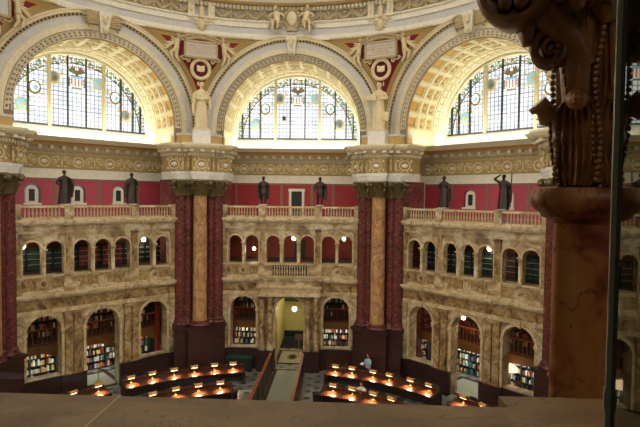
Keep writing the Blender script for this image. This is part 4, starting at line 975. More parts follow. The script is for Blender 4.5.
# stair stringers crossing the left bay's lower arches, red posts
for u, w in ((-1.15 + 2.3, 2.4), (3.9, 2.4), (-2.0, 2.4)):
    mb = MB(); mb.loft([[(-1.0, -.05, 2.5), (-1.0, .05, 2.5), (-1.0, .05, 2.85), (-1.0, -.05, 2.85)], [(1.0, -.05, 1.5), (1.0, .05, 1.5), (1.0, .05, 1.85), (1.0, -.05, 1.85)]])
    o = mb.build('stair_stringer', 'beam_wood', None, bayP(-1, u, w - .75, 0), bayR(-1)); tag(o, 'sloping timber stair side in the %s lower arch of the left bay' % ('middle' if 0 < u < 2 else 'right' if u > 2 else 'left'), 'stair')
for b, u, zt, l in ((-1, 4.05, 6.0, 'red timber post in the right lower arch of the left bay'), (0, -4.15, 4.6, 'orange-red post in the left lower arch of the middle bay')):
    mb = MB(); mb.box(-.1, .1, -.1, .1, 0, zt); mb.box(-.13, .13, -.13, .13, 0, .1); mb.box(-.13, .13, -.13, .13, zt - .1, zt)
    o = mb.build('timber_post', 'post_red', None, bayP(b, u, 1.5, FZ), bayR(b)); tag(o, l, 'post')

# ------------------------------------------------------------------ floor, carpets, aisle screens
o = struct('floor'); mb = MB(); mb.prism([(19.5 * cos(2 * pi * i / 48), 19.5 * sin(2 * pi * i / 48)) for i in range(48)], FZ - .3, FZ); mb.build('tiles', 'floor_tile', o)
o = struct('floor_subfloor'); MB().box(-24, 24, -24, 28, -.5, -.26).build('slab', 'dark', o)
def carpet(name, label, b, u0, u1, w0, w1, bd=.18, med=False, z=FZ):
    T = thing(name, label, 'carpet', bayP(b, 0, 0, z), bayR(b))
    mb = MB(); mb.box(u0, u1, w0, w1, 0, .015); mb.build('border', 'carpet_border', T)
    mb = MB(); mb.box(u0 + bd * .6, u1 - bd * .6, w0 + bd * .6, w1 - bd * .6, .01, .02); mb.build('red_band', 'carpet_red', T)
    mb = MB(); mb.box(u0 + bd, u1 - bd, w0 + bd, w1 - bd, .012, .026); mb.build('field', 'carpet_pale', T)
    if med:
        mb = MB(); c = ((u0 + u1) / 2, (w0 + w1) / 2); mb.lathe([(.42, .02), (.42, .03)], (c[0], c[1], 0), 24, .9, 1.5); mb.build('medallion', 'medallion', T); mb = MB(); mb.lathe([(.28, .02), (.28, .034)], (c[0], c[1], 0), 24, .9, 1.5); mb.build('medallion_ring', 'carpet_border', T)
carpet('carpet_runner', 'long pale aisle carpet with red and dark borders', 0, -.95, .85, -11, -.2, .22)
carpet('doormat', 'pale mat with a round medallion inside the middle doorway', 0, -1.1, 1.1, .9, 3.9, .22, True)
carpet('doormat', 'pale mat with dark red border inside the left bay doorway', -1, -.95, 1.3, .2, 3.2, .3)
carpet('doormat', 'pale mat with dark red border inside the right bay doorway', 1, -2.2, .9, .2, 3.2, .3)
for s in (-1, 1):
    T = thing('aisle_screen', 'low dark wood screen along the %s side of the carpeted aisle' % ('left' if s < 0 else 'right'), 'partition', (s * 1.04, 8.9, FZ), 0, 'dark wood screens along the aisle')
    MB().box(-.05, .05, -4.2, 4.7, .12, 1.4).build('panel', 'dark_wood', T); MB().box(-.08, .08, -4.25, 4.75, 1.4, 1.48).build('cap_rail', 'rail_wood', T); MB().box(-.08, .08, -4.25, 4.75, 0, .12).build('base', 'beam_wood', T)
    for k in range(6): MB().box(-.075, .075, -4.2 + 1.75 * k, -4.05 + 1.75 * k, .12, 1.4).build('post', 'dark_wood', T)

# ------------------------------------------------------------------ reading desks, lamps, chairs
def desk(r, a0, a1, label):
    am = (a0 + a1) / 2; T = thing('reading_desk', label, 'desk', (0, 0, FZ), 0, 'curved reading desks'); n = max(8, int(abs(a1 - a0) / 2)); q0, q1 = radians(a0), radians(a1)
    mb = MB(); mb.ringarc([(r - .62, .7), (r + .5, .76), (r + .5, .81), (r - .62, .75)], q0, q1, n); mb.build('top', 'desk_wood', T)
    mb = MB(); mb.ringarc([(r + .28, .78), (r + .42, .78), (r + .42, .96), (r + .28, .96)], q0, q1, n); mb.build('back_ledge', 'desk_wood', T)
    mb = MB(); mb.ringarc([(r + .02, 0), (r + .1, 0), (r + .1, .76), (r + .02, .73)], q0, q1, n); mb.build('modesty_panel', 'dark_wood', T)
    for a in (a0, a1):
        mb = MB(); mb.ringarc([(r - .55, 0), (r + .45, 0), (r + .45, .78), (r - .55, .72)], radians(a) - .006, radians(a) + .006, 1); mb.build('end_panel', 'dark_wood', T)
    return T
def lamp_proto():
    T = thing('reading_lamp', None, 'lamp', (0, 0, 0), 0, 'brass reading lamps on the desks')
    mb = MB(); mb.lathe([(.09, 0), (.09, .02), (.03, .05), (.018, .1), (.018, .36)], n=10); mb.build('base', 'brass', T, smooth=45)
    mb = MB(); mb.loft([[(x, .12 * cos(pi * j / 8), .34 + .1 * sin(pi * j / 8)) for j in range(9)] for x in (-.2, .2)], cap=True); sh = mb.build('shade', 'shade_glow', T, smooth=45)
    mb = MB(); mb.box(-.22, -.2, -.13, .13, .32, .45); mb.box(.2, .22, -.13, .13, .32, .45); mb.box(-.22, .22, -.14, -.115, .32, .36); mb.build('shade_rim', 'brass', sh)
    mb = MB(); mb.tube([(-.18, -.05, .3), (.18, -.05, .3)], .035, 8); mb.build('bulb', 'lamp_glow', sh)
    return T
LP = lamp_proto(); CH = None
def chair_proto():
    T = thing('desk_chair', None, 'chair', (0, 0, 0), 0, 'dark chairs at the reading desks')
    MB().box(-.22, .22, -.22, .2, .42, .47).build('seat', 'chair_dark', T)
    mb = MB(); mb.loft([[(-.21, .19, .55), (.21, .19, .55), (.21, .22, .55), (-.21, .22, .55)], [(-.22, .26, .92), (.22, .26, .92), (.22, .29, .92), (-.22, .29, .92)]]); mb.build('backrest', 'chair_dark', T)
    for x in (-.19, .19):
        MB().box(x - .02, x + .02, -.2, -.16, 0, .42).build('leg', 'chair_dark', T); mb = MB(); mb.loft([[(x - .02, .16, 0), (x + .02, .16, 0), (x + .02, .2, 0), (x - .02, .2, 0)], [(x - .02, .2, .6), (x + .02, .2, .6), (x + .02, .23, .6), (x - .02, .23, .6)]]); mb.build('leg', 'chair_dark', T)
    return T
CH = chair_proto(); usedl = usedc = False
RA, RB = 12.85, 9.78
def place(proto, loc, rz, label, used):
    if not used: proto.location = loc; proto.rotation_euler = (0, 0, rz); proto['label'] = label
    else: dup(proto, loc, rz, label)
NUM = ['nearest the aisle', 'second from the aisle', 'third from the aisle', 'fourth from the aisle', 'fifth from the aisle', 'sixth from the aisle']
for r, angs, nm, a0, a1 in ((RA, [-14.6, -19.6, -25, -30.4, -36, -41.4], 'back row left of the aisle', -11.6, -43), (RA, [14.2, 18.9, 24.9, 29.6, 35.6, 40.8], 'back row right of the aisle', 11.8, 43),
                            (RB, [-19.4, -26.4, -33.6, -40.8], 'front row left of the aisle', -15.6, -44), (RB, [18.2, 24.8, 32.2, 38.6], 'front row right of the aisle', 14.2, 44),
                            (RA, [50.6, 56.2], 'row before the right bay', 48, 78), (RA, [-49.5, -55.5], 'row before the left bay', -47.5, -78)):
    desk(r, a0, a1, 'curved wooden reading desk, ' + nm)
    for i, a in enumerate(angs):
        where = NUM[i] if len(angs) > 2 else ('nearer the middle bay' if i == 0 else 'further from the middle bay')
        place(LP, polP(r + .02, a, FZ + .79), -radians(a), 'lit reading lamp, %s, %s' % (nm, where), usedl); usedl = True
        L = bpy.data.lights.new('desk_lamp_light', 'SPOT'); L.energy = 240; L.color = (1, .68, .36); L.shadow_soft_size = .1; L.spot_size = radians(118); L.spot_blend = .8
        lo = bpy.data.objects.new('desk_lamp_light', L); COL.objects.link(lo); lo.location = polP(r - .16, a, FZ + 1.12); lo.rotation_euler = (radians(-18), 0, -radians(a))
        ca = a + (1.7 if nm == 'front row right of the aisle' and i == 1 else 0)
        place(CH, polP(r + .62, ca, FZ), -radians(ca), 'dark chair at the desks, %s, %s' % (nm, where), usedc); usedc = True
for x, y, l in ((-2.47, 9.22, 'small dark waste bin at the end of the front desk row left of the aisle'), (2.11, 9.27, 'small dark waste bin at the end of the front desk row right of the aisle')):
    T = thing('waste_bin', l, 'bin', (x, y, FZ)); MB().lathe([(.15, 0), (.2, .62), (.2, .66), (.17, .64), (.13, .03)], n=16).build('body', 'chair_dark', T, smooth=40); MB().lathe([(.2, .62), (.22, .66), (.2, .7), (.18, .66)], n=16).build('rim', 'lead', T, smooth=40)
for x0, x1, y, l, c in ((-4.1, -2.4, 14.45, 'dark cabinet with a greenish glass top below the left sill of the middle bay', 'shelf_black'), (2.5, 3.95, 14.5, 'reddish brown wooden bench under the right sill of the middle bay', 'desk_wood')):
    T = thing('display_cabinet' if c == 'shelf_black' else 'wooden_bench', l, 'cabinet' if c == 'shelf_black' else 'bench', ((x0 + x1) / 2, y, FZ)); h = (x1 - x0) / 2
    if c == 'shelf_black':
        MB().box(-h, h, -.28, .28, .1, .85).build('body', 'shelf_black', T); MB().box(-h - .04, h + .04, -.32, .32, .85, .92).build('glass_top', 'shelf_green', T)
        for x in (-h + .08, h - .08): MB().box(x - .05, x + .05, -.25, .25, 0, .1).build('foot', 'dark', T)
    else:
        MB().box(-h, h, -.25, .2, .42, .48).build('seat', 'desk_wood', T); MB().box(-h, h, .18, .24, .5, .95).build('backrest', 'desk_wood', T)
        for x in (-h + .06, h - .06): MB().box(x - .05, x + .05, -.24, .22, 0, .62).build('end_panel', 'desk_wood', T)
# brass stanchions and sign
for b, u, w, l in ((-1, .15, 1.3, 'brass stanchion on the pale mat in the left bay doorway'),):
    T = thing('stanchion', l, 'stanchion', bayP(b, u, w, FZ + .03)); MB().lathe([(.17, 0), (.17, .03), (.03, .06), (.025, .9)], n=12).build('post', 'brass', T, smooth=40); MB().lathe([(.02, .88), (.06, .93), (.05, .98), (.01, 1.0)], n=12).build('finial', 'brass', T, smooth=40)
    MB().tube([(0, 0, .85), (.5, .1, .7), (1.0, .1, .82)], .03, 6).build('rope', 'carpet_border', T)
T = thing('sign_stand', 'brown sign on a thin stand in the middle doorway', 'sign', (.42, 17.6, FZ + .03)); MB().lathe([(.2, 0), (.2, .03), (.02, .05), (.02, 1.2)], n=12).build('stand', 'brass', T, smooth=40); MB().obox((0, -.03, 1.4), .55, .04, .42, Matrix.Rotation(radians(-14), 3, 'X')).build('sign_board', 'sign_brown', T)

T = thing('shaded_lamp', 'glowing pale dome lamp inside the right lower arch of the right bay', 'lamp', bayP(1, 2.1, 1.2, FZ), bayR(1))
MB().lathe([(.2, 0), (.2, .04), (.04, .08), (.03, 2.0)], n=14).build('stand', 'brass', T, smooth=45); MB().lathe([(.42, 1.98), (.39, 2.15), (.26, 2.3), (.05, 2.38)], n=20).build('shade', 'shade_bright', T, smooth=60)
# ------------------------------------------------------------------ people
def person_standing():
    T = thing('person', 'person in a light blue shirt standing against the dark pedestal, holding white papers', 'person', polP(14.06, 21.7, FZ), -radians(21.7) + radians(-28))
    k = 1.76 / 1.85
    arms = [(-1, (-.25, -.1, 1.14), (-.14, -.38, 1.18)), (1, (.25, -.08, 1.14), (.0, -.34, 1.12))]
    mb = MB()
    mb.tube([(0, 0, .92 * k), (0, .0, 1.2 * k), (0, 0, 1.42 * k)], [.15 * k, .14 * k, .15 * k], 10); mb.tube([(0, 0, 1.45 * k), (0, -.02 * k, 1.64 * k)], [.06 * k, .055 * k], 8)
    mb.ell((0, -.03 * k, 1.73 * k), .08 * k, .1 * k, .125 * k, 12, 8); mb.ell((0, -.13 * k, 1.72 * k), .016 * k, .03 * k, .03 * k, 6, 4)
    for s, el, ha in arms:
        el = Vector(el) * k; ha = Vector(ha) * k; sh = Vector((s * .19, 0, 1.42)) * k
        mb.tube([sh, (sh + el) / 2, el], [.06, .05, .042], 8); mb.tube([el, ha], [.042, .028], 8); mb.ell(ha + Vector((0, -.04, 0)), .03, .05, .04, 7, 5)
        for q in range(4): mb.tube([ha + Vector((-.03 + .02 * q, -.06, .01)), ha + Vector((-.03 + .02 * q, -.11, .0)), ha + Vector((-.03 + .02 * q, -.12, -.03))], .009, 5)
        mb.tube([ha + Vector((-s * .03, -.02, .02)), ha + Vector((-s * .05, -.07, .04))], .01, 5)
    for s in (-1, 1):
        mb.tube([(s * .09, 0, .95 * k), (s * .1, -.01, .5 * k), (s * .1, .02, .08)], [.09, .06, .04], 8); mb.ell((s * .1, -.05, .04), .045, .12, .04, 8, 5)
    o = mb.build('body', 'skin', T); remesh(o, .016, 1)
    mb = MB(); mb.loft([[(rx * cos(2 * pi * j / 16) * k, ry * sin(2 * pi * j / 16) * k, z * k) for j in range(16)] for z, rx, ry in ((.86, .2, .17), (1.0, .195, .165), (1.2, .195, .16), (1.38, .225, .15), (1.46, .2, .13), (1.52, .09, .09))])
    for s, el, ha in arms: e = Vector(el) * k; sh = Vector((s * .2, 0, 1.41)) * k; mb.tube([sh, sh.lerp(e, .5), sh.lerp(e, .8)], [.085, .08, .075], 9)
    o = mb.build('shirt', 'shirt_blue', T); remesh(o, .02, 2)
    mb = MB()
    for s in (-1, 1): mb.tube([(s * .09 * k, 0, .95 * k), (s * .1, -.01, .5 * k), (s * .1, .02, .1)], [.115, .085, .07], 10)
    mb.tube([(0, 0, .8 * k), (0, 0, .95 * k)], [.17, .17], 12); o = mb.build('trousers', 'trouser_dark', T); remesh(o, .02, 2)
    mb = MB(); mb.ell((0, .01 * k, 1.775 * k), .095 * k, .115 * k, .105 * k, 12, 8); mb.ell((0, .05 * k, 1.7 * k), .085 * k, .07 * k, .1 * k, 10, 6); mb.build('hair', 'hair', T, smooth=60)
    for s in (-1, 1): MB().ell((s * .1, -.05, .045), .055, .14, .05, 9, 6).build('shoe', 'dark', T, smooth=60)
    P = thing('papers', 'white papers held by the person in the light blue shirt', 'paper'); 
    P.location = T.location + Matrix.Rotation(T.rotation_euler.z, 3, 'Z') @ Vector((-.1, -.44, 1.18)); P.rotation_euler = (radians(25), 0, T.rotation_euler.z)
    mb = MB(); mb.box(-.12, .12, -.1, .1, 0, .004); mb.box(-.11, .13, -.09, .11, .004, .008); mb.build('sheets', 'paper', P)
person_standing()
def person_seated(loc, rz):
    T = thing('person', 'seated reader in a pale top at the front desk row right of the aisle', 'person', loc, rz)
    mb = MB(); mb.tube([(0, 0, .5), (0, .02, .75), (0, .0, 1.02)], [.15, .13, .15], 10); mb.tube([(0, 0, 1.05), (0, -.02, 1.18)], [.055, .05], 8); mb.ell((0, -.03, 1.27), .08, .095, .115, 12, 8); mb.ell((0, -.13, 1.26), .015, .03, .03, 6, 4)
    A_ = [(-1, (-.27, -.12, .84), (-.18, -.3, 1.1)), (1, (.25, -.14, .8), (.1, -.38, .86))]
    for s, el, ha in A_:
        el, ha, sh = Vector(el), Vector(ha), Vector((s * .18, 0, 1.02)); mb.tube([sh, el], [.055, .045], 8); mb.tube([el, ha], [.042, .028], 8); mb.ell(ha, .03, .03, .05, 7, 5)
        for q in range(4): mb.tube([ha + Vector((-.03 + .02 * q, 0, .03)), ha + Vector((-.03 + .02 * q, -.02, .09))], .009, 5)
        mb.tube([ha + Vector((-s * .03, 0, 0)), ha + Vector((-s * .05, -.02, .04))], .01, 5)
    for s in (-1, 1): mb.tube([(s * .09, 0, .52), (s * .1, -.42, .52), (s * .1, -.4, .08)], [.085, .065, .045], 8); mb.ell((s * .1, -.45, .04), .045, .12, .04, 8, 5)
    o = mb.build('body', 'skin', T); remesh(o, .016, 1)
    mb = MB(); mb.loft([[(rx * cos(2 * pi * j / 14), ry * sin(2 * pi * j / 14), z) for j in range(14)] for z, rx, ry in ((.48, .2, .17), (.75, .175, .15), (.95, .21, .145), (1.04, .19, .12), (1.1, .08, .08))])
    for s, el, ha in A_: sh = Vector((s * .19, 0, 1.0)); mb.tube([sh, sh.lerp(Vector(el), .7)], [.08, .07], 8)
    o = mb.build('top', 'shirt_white', T); remesh(o, .02, 2)
    mb = MB()
    for s in (-1, 1): mb.tube([(s * .09, .02, .53), (s * .1, -.42, .53), (s * .1, -.4, .12)], [.105, .085, .065], 8)
    o = mb.build('trousers', 'trouser_dark', T); remesh(o, .02, 1)
    mb = MB(); mb.ell((0, .0, 1.31), .09, .11, .1, 12, 8); mb.ell((0, .05, 1.2), .085, .06, .14, 10, 6); mb.build('hair', 'hair', T, smooth=60)
person_seated(polP(RB + .6, 26.5, FZ), -radians(26.5))

# ------------------------------------------------------------------ visitors' gallery: ledge, near pilaster and capital, glass
LZ = 10.97
lg = struct('wall_gallery_parapet', label='brown veined marble parapet ledge of the visitors\' gallery')
MB().box(-6, 6, -17.75, -16.43, LZ - .07, LZ).build('ledge_top', 'ledge_marble', lg)
mb = MB(); mb.box(-6, 6, -17.7, -16.48, 9.9, LZ - .07); mb.build('parapet_body', 'siena', lg)
MB().box(2.65, 2.658, -17.75, -16.425, LZ - .01, LZ + .0012).build('joint', 'tan_relief', lg)
MB().box(3.9, 5.6, -16.43, -16.34, 9.9, LZ).build('pilaster_footing', 'ledge_marble', lg)
PR = -radians(24.5)
def near_pilaster():
    T = thing('near_pilaster', 'brown marble pilaster with a carved leafy capital close to the camera at the right', 'pilaster', (4.33, -15.70, 9.9), PR)
    z0 = 9.9; W = .9; D = .8
    def rr(x0, x1, y0, y1, r=.03):
        pts = []
        for cx, cy, a in ((x0 + r, y0 + r, pi), (x1 - r, y0 + r, 1.5 * pi), (x1 - r, y1 - r, 0), (x0 + r, y1 - r, .5 * pi)):
            for i in range(4): pts.append((cx + r * cos(a + i * pi / 6), cy + r * sin(a + i * pi / 6)))
        return pts
    MB().prism(rr(0, W, 0, D), 0, 11.6 - z0).build('shaft', 'pilaster_marble', T, smooth=40)
    mb = MB(); rings = []
    for o, z in ((.0, 11.52), (.015, 11.535), (.05, 11.55), (.06, 11.57), (.078, 11.58), (.095, 11.6), (.1, 11.63), (.092, 11.66), (.08, 11.68), (.02, 11.685)):
        rings.append([(x, y, z - z0) for x, y in rr(-o, W + o, -o, D + o, .03 + o * .6)])
    mb.loft(rings); mb.build('astragal', 'pilaster_marble', T, smooth=40)
    mb = MB(); Z = 11.685 - z0
    mb.loft([[(x, y, Z + z) for x, y in rr(o, W - o, o, D - o, .05)] for z, o in ((0, .03), (.3, .03), (.62, .0), (.85, -.05), (1.0, -.1))]); CP = mb.build('capital', 'carved_wood', T, smooth=40)
    def leaf(mb, u, z, w, h, face, tip=.1):
        """acanthus leaf on the front (face 0) or left (face 1) of the bell: a fluted lobed blade curling over at the tip, beaded at its edges"""
        def q(a, d, zz): return (u + a, -d, Z + zz) if face == 0 else (.075 - d, u + a, Z + zz)
        ns, nt = 36, 22; front = []; back = []
        for i in range(nt + 1):
            t = i / nt; lobe = 1 + .13 * abs(sin(t * pi * 4.5))
            ww = w * .5 * (.5 + .62 * sin(pi * min(1, t * .62 + .12)) ) * lobe * (1 if t < .86 else max(.25, 1 - (t - .86) * 4.2))
            zz = z + h * (t if t < .84 else .84 + .16 * sin((t - .84) / .16 * pi * .75)); out = .02 + .05 * t * t + (tip * ((t - .7) / .3) ** 2 if t > .7 else 0)
            fr, bk = [], []
            for j in range(ns + 1):
                x = -1 + 2 * j / ns; flute = abs(cos(x * pi * 3.5 + t * 1.2 * (1 if x > 0 else -1))); d = out + .034 * flute * (1 - .3 * t) - .03 * x * x - .025 * (abs(x) > .93) + (.028 if abs(x) < .07 else 0)
                fan = x * ww + .02 * sin(t * 5) * w
                fr.append(q(fan, d, zz + .02 * h * (1 - x * x))); bk.append(q(fan, out - .07, zz))
            front.append(fr); back.append(bk)
        n = ns + 1; vs = [p for rw in front for p in rw] + [p for rw in back for p in rw]; o = n * (nt + 1); fs = []
        for i in range(nt):
            for j in range(ns):
                fs.append((i * n + j, i * n + j + 1, (i + 1) * n + j + 1, (i + 1) * n + j)); fs.append((o + i * n + j, o + (i + 1) * n + j, o + (i + 1) * n + j + 1, o + i * n + j + 1))
            fs.append((i * n, (i + 1) * n, o + (i + 1) * n, o + i * n)); fs.append((i * n + ns, o + i * n + ns, o + (i + 1) * n + ns, (i + 1) * n + ns))
        for j in range(ns): fs.append((j, o + j, o + j + 1, j + 1)); e = nt * n; fs.append((e + j, e + j + 1, o + e + j + 1, o + e + j))
        mb.add(vs, fs)
        mb.tube([q(-w * .2, tip * 1.0, z + h * .97), q(0, tip * 1.25, z + h * .99), q(w * .2, tip * 1.0, z + h * .97)], [w * .07, w * .13, w * .07], 10)
        for i in range(12):
            t = i / 11; ww = w * .5 * (.5 + .62 * sin(pi * min(1, t * .8 * .62 + .12))) * 1.04
            mb.ell(q(-ww + .02 * sin(t * 4) * w, .03 + .05 * t * t, z + h * .82 * t), w * .05, w * .06, h * .036, 6, 4)
    for i in range(5):
        mb = MB(); leaf(mb, .085 + .165 * i, .0, .18, .36, 0, .075); mb.build('lower_leaf', 'carved_wood', CP, smooth=55)
        mb = MB(); mb.ell((.085 + .165 * i, -.16, Z + .36), .045, .035, .045, 10, 7); mb.ell((.085 + .165 * i, -.19, Z + .36), .024, .015, .024, 8, 5); mb.build('bud', 'carved_wood', CP, smooth=60)
    for i in range(5):
        mb = MB(); leaf(mb, .165 + .165 * i, .3, .17, .44, 0, .14); mb.build('upper_leaf', 'carved_wood', CP, smooth=55)
    for i in range(3):
        mb = MB(); leaf(mb, .1 + .2 * i, .0, .2, .36, 1, .075); mb.build('lower_leaf', 'carved_wood', CP, smooth=55)
    mb = MB(); leaf(mb, .12, .32, .2, .38, 1, .12); mb.build('upper_leaf', 'carved_wood', CP, smooth=55)
    for i in range(4):                       # bead strings running up between the leaves
        mb = MB(); u = .165 * i
        for j in range(28): mb.ell((u + .012 * sin(j * .3), -.075 - .002 * j, Z + .03 + .026 * j), .012, .012, .013, 6, 4)
        mb.build('bead_string', 'carved_wood', CP, smooth=60)
    for i in range(3):                       # fluted stalks
        mb = MB()
        for d in (-.03, 0, .03): mb.tube([(.085 + .165 * i + d * .8, -.05, Z + .38), (.085 + .165 * i + d * 1.2, -.08, Z + .62), (.085 + .165 * i + d * 2.0, -.15, Z + .86)], [.017, .02, .024], 6)
        mb.build('stalk', 'carved_wood', CP, smooth=60)
    def scroll(name, c, r, turns, th, n=44, face=0, wid=.07):
        mb = MB(); pts = []
        for i in range(n):
            t = i / (n - 1); a = t * turns * 2 * pi + pi / 2; rr_ = r * (1 - .82 * t); pts.append((c[0] + rr_ * cos(a), c[1], c[2] + rr_ * sin(a)))
        for d in (-1, 0, 1): mb.tube([(p[0], p[1] + d * wid * .6, p[2]) for p in pts], [th * (1 - .5 * i / n) for i in range(n)], 7)
        mb.ell(c, r * .25, wid, r * .25, 9, 6); mb.build(name, 'carved_wood', CP, smooth=60)
    scroll('small_volute', (-.02, -.06, Z + .60), .085, 1.6, .02)
    mb = MB(); mb.tube([(.12, -.05, Z + .52), (.04, -.08, Z + .66), (-.06, -.1, Z + .76), (-.13, -.1, Z + .72), (-.12, -.1, Z + .62)], [.04, .07, .08, .06, .02], 9); mb.build('curled_leaf', 'carved_wood', CP, smooth=60)
    mb = MB(); mb.tube([(-.02, -.06, Z + .02 + .28), (-.06, -.08, Z + .36), (-.1, -.09, Z + .33)], [.05, .04, .012], 8); mb.build('curled_leaf', 'carved_wood', CP, smooth=60)
    mb = MB(); mb.tube([(.2, -.1, Z + .7), (.12, -.2, Z + .84), (.06, -.24, Z + .78), (.08, -.24, Z + .7)], [.05, .08, .06, .02], 9); mb.build('curled_leaf', 'carved_wood', CP, smooth=60)
    mb = MB(); mb.tube([(.42, -.1, Z + .8), (.36, -.26, Z + .98), (.28, -.3, Z + .94), (.27, -.3, Z + .86)], [.05, .09, .07, .02], 9); mb.build('curled_leaf', 'carved_wood', CP, smooth=60)
    # abacus and the big corner volute with its rosette
    mb = MB(); mb.loft([[(x, y, Z + z) for x, y in rr(-o, W + o, -o, D + o, .04)] for z, o in ((.79, .05), (.82, .12), (.84, .12), (.86, .16))])
    for i in range(14): mb.box(-.1 + .075 * i, -.055 + .075 * i, -.145, -.1, Z + .775, Z + .81)
    mb.build('abacus', 'carved_wood', CP, smooth=30)
    c = Vector((-.165, -.22, Z + .815)); mb = MB()
    mb.loft([[(c.x + r * cos(2 * pi * j / 24), c.y + y, c.z + r * sin(2 * pi * j / 24)) for j in range(24)] for y, r in ((.2, .08), (.12, .135), (.0, .15), (-.06, .148), (-.08, .135), (-.075, .118), (-.03, .112), (-.02, .02))]); mb.build('corner_volute', 'carved_wood', CP, smooth=40)
    mb = MB()
    for i in range(6): a = 2 * pi * i / 6; mb.ell((c.x + .062 * cos(a), c.y - .045, c.z + .062 * sin(a)), .036, .03, .036, 8, 5)
    mb.ell((c.x, c.y - .06, c.z), .03, .03, .03, 8, 5); mb.build('rosette', 'carved_wood', CP, smooth=60)
near_pilaster()
# glass safety panel standing on the ledge, edge-on to the camera
ge = radians(28.0); E0 = Vector(CAM) + Vector((sin(ge), cos(ge), 0)) * 1.0; gr = -radians(23.9)
T = thing('glass_panel', 'clear safety glass panel at the right edge, reflecting the right bay', 'glass panel', (E0.x, E0.y, LZ), gr)
MB().box(.004, .016, -1.5, -.03, 0, 2.4).build('pane', 'clear_glass', T)
T = thing('corner_strip', 'grey-green upright strip joining the glass panels at the right', 'strip', (E0.x, E0.y, LZ), gr)
MB().box(-.003, .022, -.026, 0, 0, 2.4).build('strip_body', 'edge_glass', T)
for q in (.3, 1.6): MB().box(-.005, .024, -.028, .002, q, q + .03).build('clip', 'edge_glass', T)
T = thing('front_glass_panel', 'wide clear safety glass panel standing on the ledge before the camera', 'glass panel', (E0.x - 4.99, E0.y - .01, LZ))
MB().box(0, 5.0, -.006, .006, 0, 2.4).build('pane', 'front_glass', T)

# ------------------------------------------------------------------ the rest of the room, so light bounces as it does there
for b in (-2, 2, -3, 3, 4):
    build_arch(b, False)
    o = struct('wall_bay_%d' % (b % 8), (0, 0, 0), bayR(b))
    if b != 4: MB().box(-6.6, 6.6, A + 5.2, A + 5.4, 10, 15).build('wall_panel', 'red_wall_pink_sheen', o); MB().box(-6.6, 6.6, A + .6, A + 5.3, 9.8, 10).build('terrace_slab', 'siena', o)
    if b != 4: MB().box(-6.3, 6.3, A, A + .3, FZ, 10.9).build('arcade_wall', 'siena', o)
    else: MB().box(-6.6, 6.6, A + 5.6, A + 5.8, 10, 15).build('wall_panel', 'gallery_dark', o); MB().box(-6.6, 6.6, A + .0, A + 5.7, 9.6, 9.9).build('gallery_floor', 'dark_room', o); MB().box(-6.3, 6.3, A, A + .3, FZ, 9.8).build('arcade_wall', 'siena', o); MB().box(-6.8, 6.8, A + 1.0, A + 5.7, 14.6, 14.8).build('gallery_ceiling', 'gallery_dark', o)
for k in (-5, 5, -7):
    o = struct('wall_corner_%d' % (k % 16), (0, 0, 0), vR(k)); MB().prism([(-1.6, 15.3), (1.6, 15.3), (2.4, 17.2), (-2.4, 17.2)], FZ, 15.6).build('core', 'red_marble', o)
    build_pendentive(k)
o = struct('ceiling_dome', label='cream dome over the reading room'); mb = MB()
mb.lathe([(15.3 * cos(pi / 2 * t / 16), 25.4 + 15.0 * sin(pi / 2 * t / 16)) for t in range(15)], n=64); mb.f = mb.f[:-2]; mb.mi = mb.mi[:-2]; o2 = mb.build('shell', 'dome_cream', o, smooth=60)

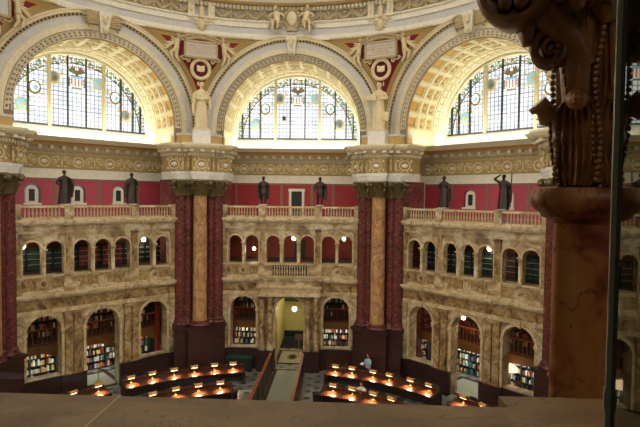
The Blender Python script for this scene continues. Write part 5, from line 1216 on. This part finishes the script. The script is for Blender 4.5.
# ------------------------------------------------------------------ light
for b in (-1, 0, 1):      # cove lamps on the cornice below each lunette, and along the springing of the vault
    area('cove_light', bayP(b, 0, 3.6, 15.0), (radians(90 + 65), 0, bayR(b)), 9.0, .15, 190, (1, .9, .64))
    area('sill_light', bayP(b, 0, 3.5, 15.02), (radians(90 + 18), 0, bayR(b)), 11.0, .12, 330, (1, .96, .84))
    for s in (-1, 1): area('cove_light', bayP(b, s * 4.25, 1.8, 15.1), (radians(180), 0, bayR(b) + pi / 2), 2.4, .3, 26, (1, .88, .58))
for b in (-1, 0, 1): area('terrace_fill', bayP(b, 0, .55, 10.5), (radians(118), 0, bayR(b)), 8.4, .15, 75, (1, .93, .82))  # added fill, brightens the red walls and entablatures
area('lantern_daylight', (0, 0, 38.5), (0, 0, 0), 9, 9, LANT, (1, .96, .88), radians(150))
for x, y, z, e in ((4.22, -22.34, 11.95, 16), (4.8, -22.34, 12.18, 16), (1.0, -19.9, 13.9, 16), (3.2, -18.9, 13.6, 50)):      # first pair: wall lamps of the visitors' gallery; last pair: added fill for the pilaster
    L = bpy.data.lights.new('gallery_lamp_and_fill', 'POINT'); L.energy = e; L.color = (1, .8, .55); L.shadow_soft_size = .08
    o = bpy.data.objects.new('gallery_lamp_and_fill', L); COL.objects.link(o); o.location = (x, y, z)
w = bpy.data.worlds.new('world'); SC.world = w; w.use_nodes = True
w.node_tree.nodes['Background'].inputs[0].default_value = rgb(214, 224, 236); w.node_tree.nodes['Background'].inputs[1].default_value = .2

# ------------------------------------------------------------------ camera
cd = bpy.data.cameras.new('camera'); cd.sensor_width = 36; cd.lens = 497.792 / 640 * 36; cd.clip_start = .05; cd.clip_end = 300
co = bpy.data.objects.new('camera', cd); COL.objects.link(co); SC.camera = co
Ry = Matrix.Rotation(-radians(YAW), 4, 'Z'); Rx = Matrix.Rotation(radians(90 + PITCH), 4, 'X'); Rr = Matrix.Rotation(-radians(-ROLL), 4, 'Z')
co.matrix_world = Matrix.Translation(CAM) @ Ry @ Rx @ Rr
cd.dof.use_dof = False
vs = SC.view_settings; SC.display_settings.display_device = 'sRGB'; vs.view_transform = 'Standard'; vs.look = 'None'; vs.exposure = 0.0; vs.gamma = 1.0; vs.use_curve_mapping = False
cy = SC.cycles; cy.max_bounces = 7; cy.diffuse_bounces = 4; cy.glossy_bounces = 3; cy.transparent_max_bounces = 8; cy.caustics_reflective = False; cy.caustics_refractive = False; cy.use_denoising = True
try: cy.sample_clamp_indirect = 4.0
except Exception: pass
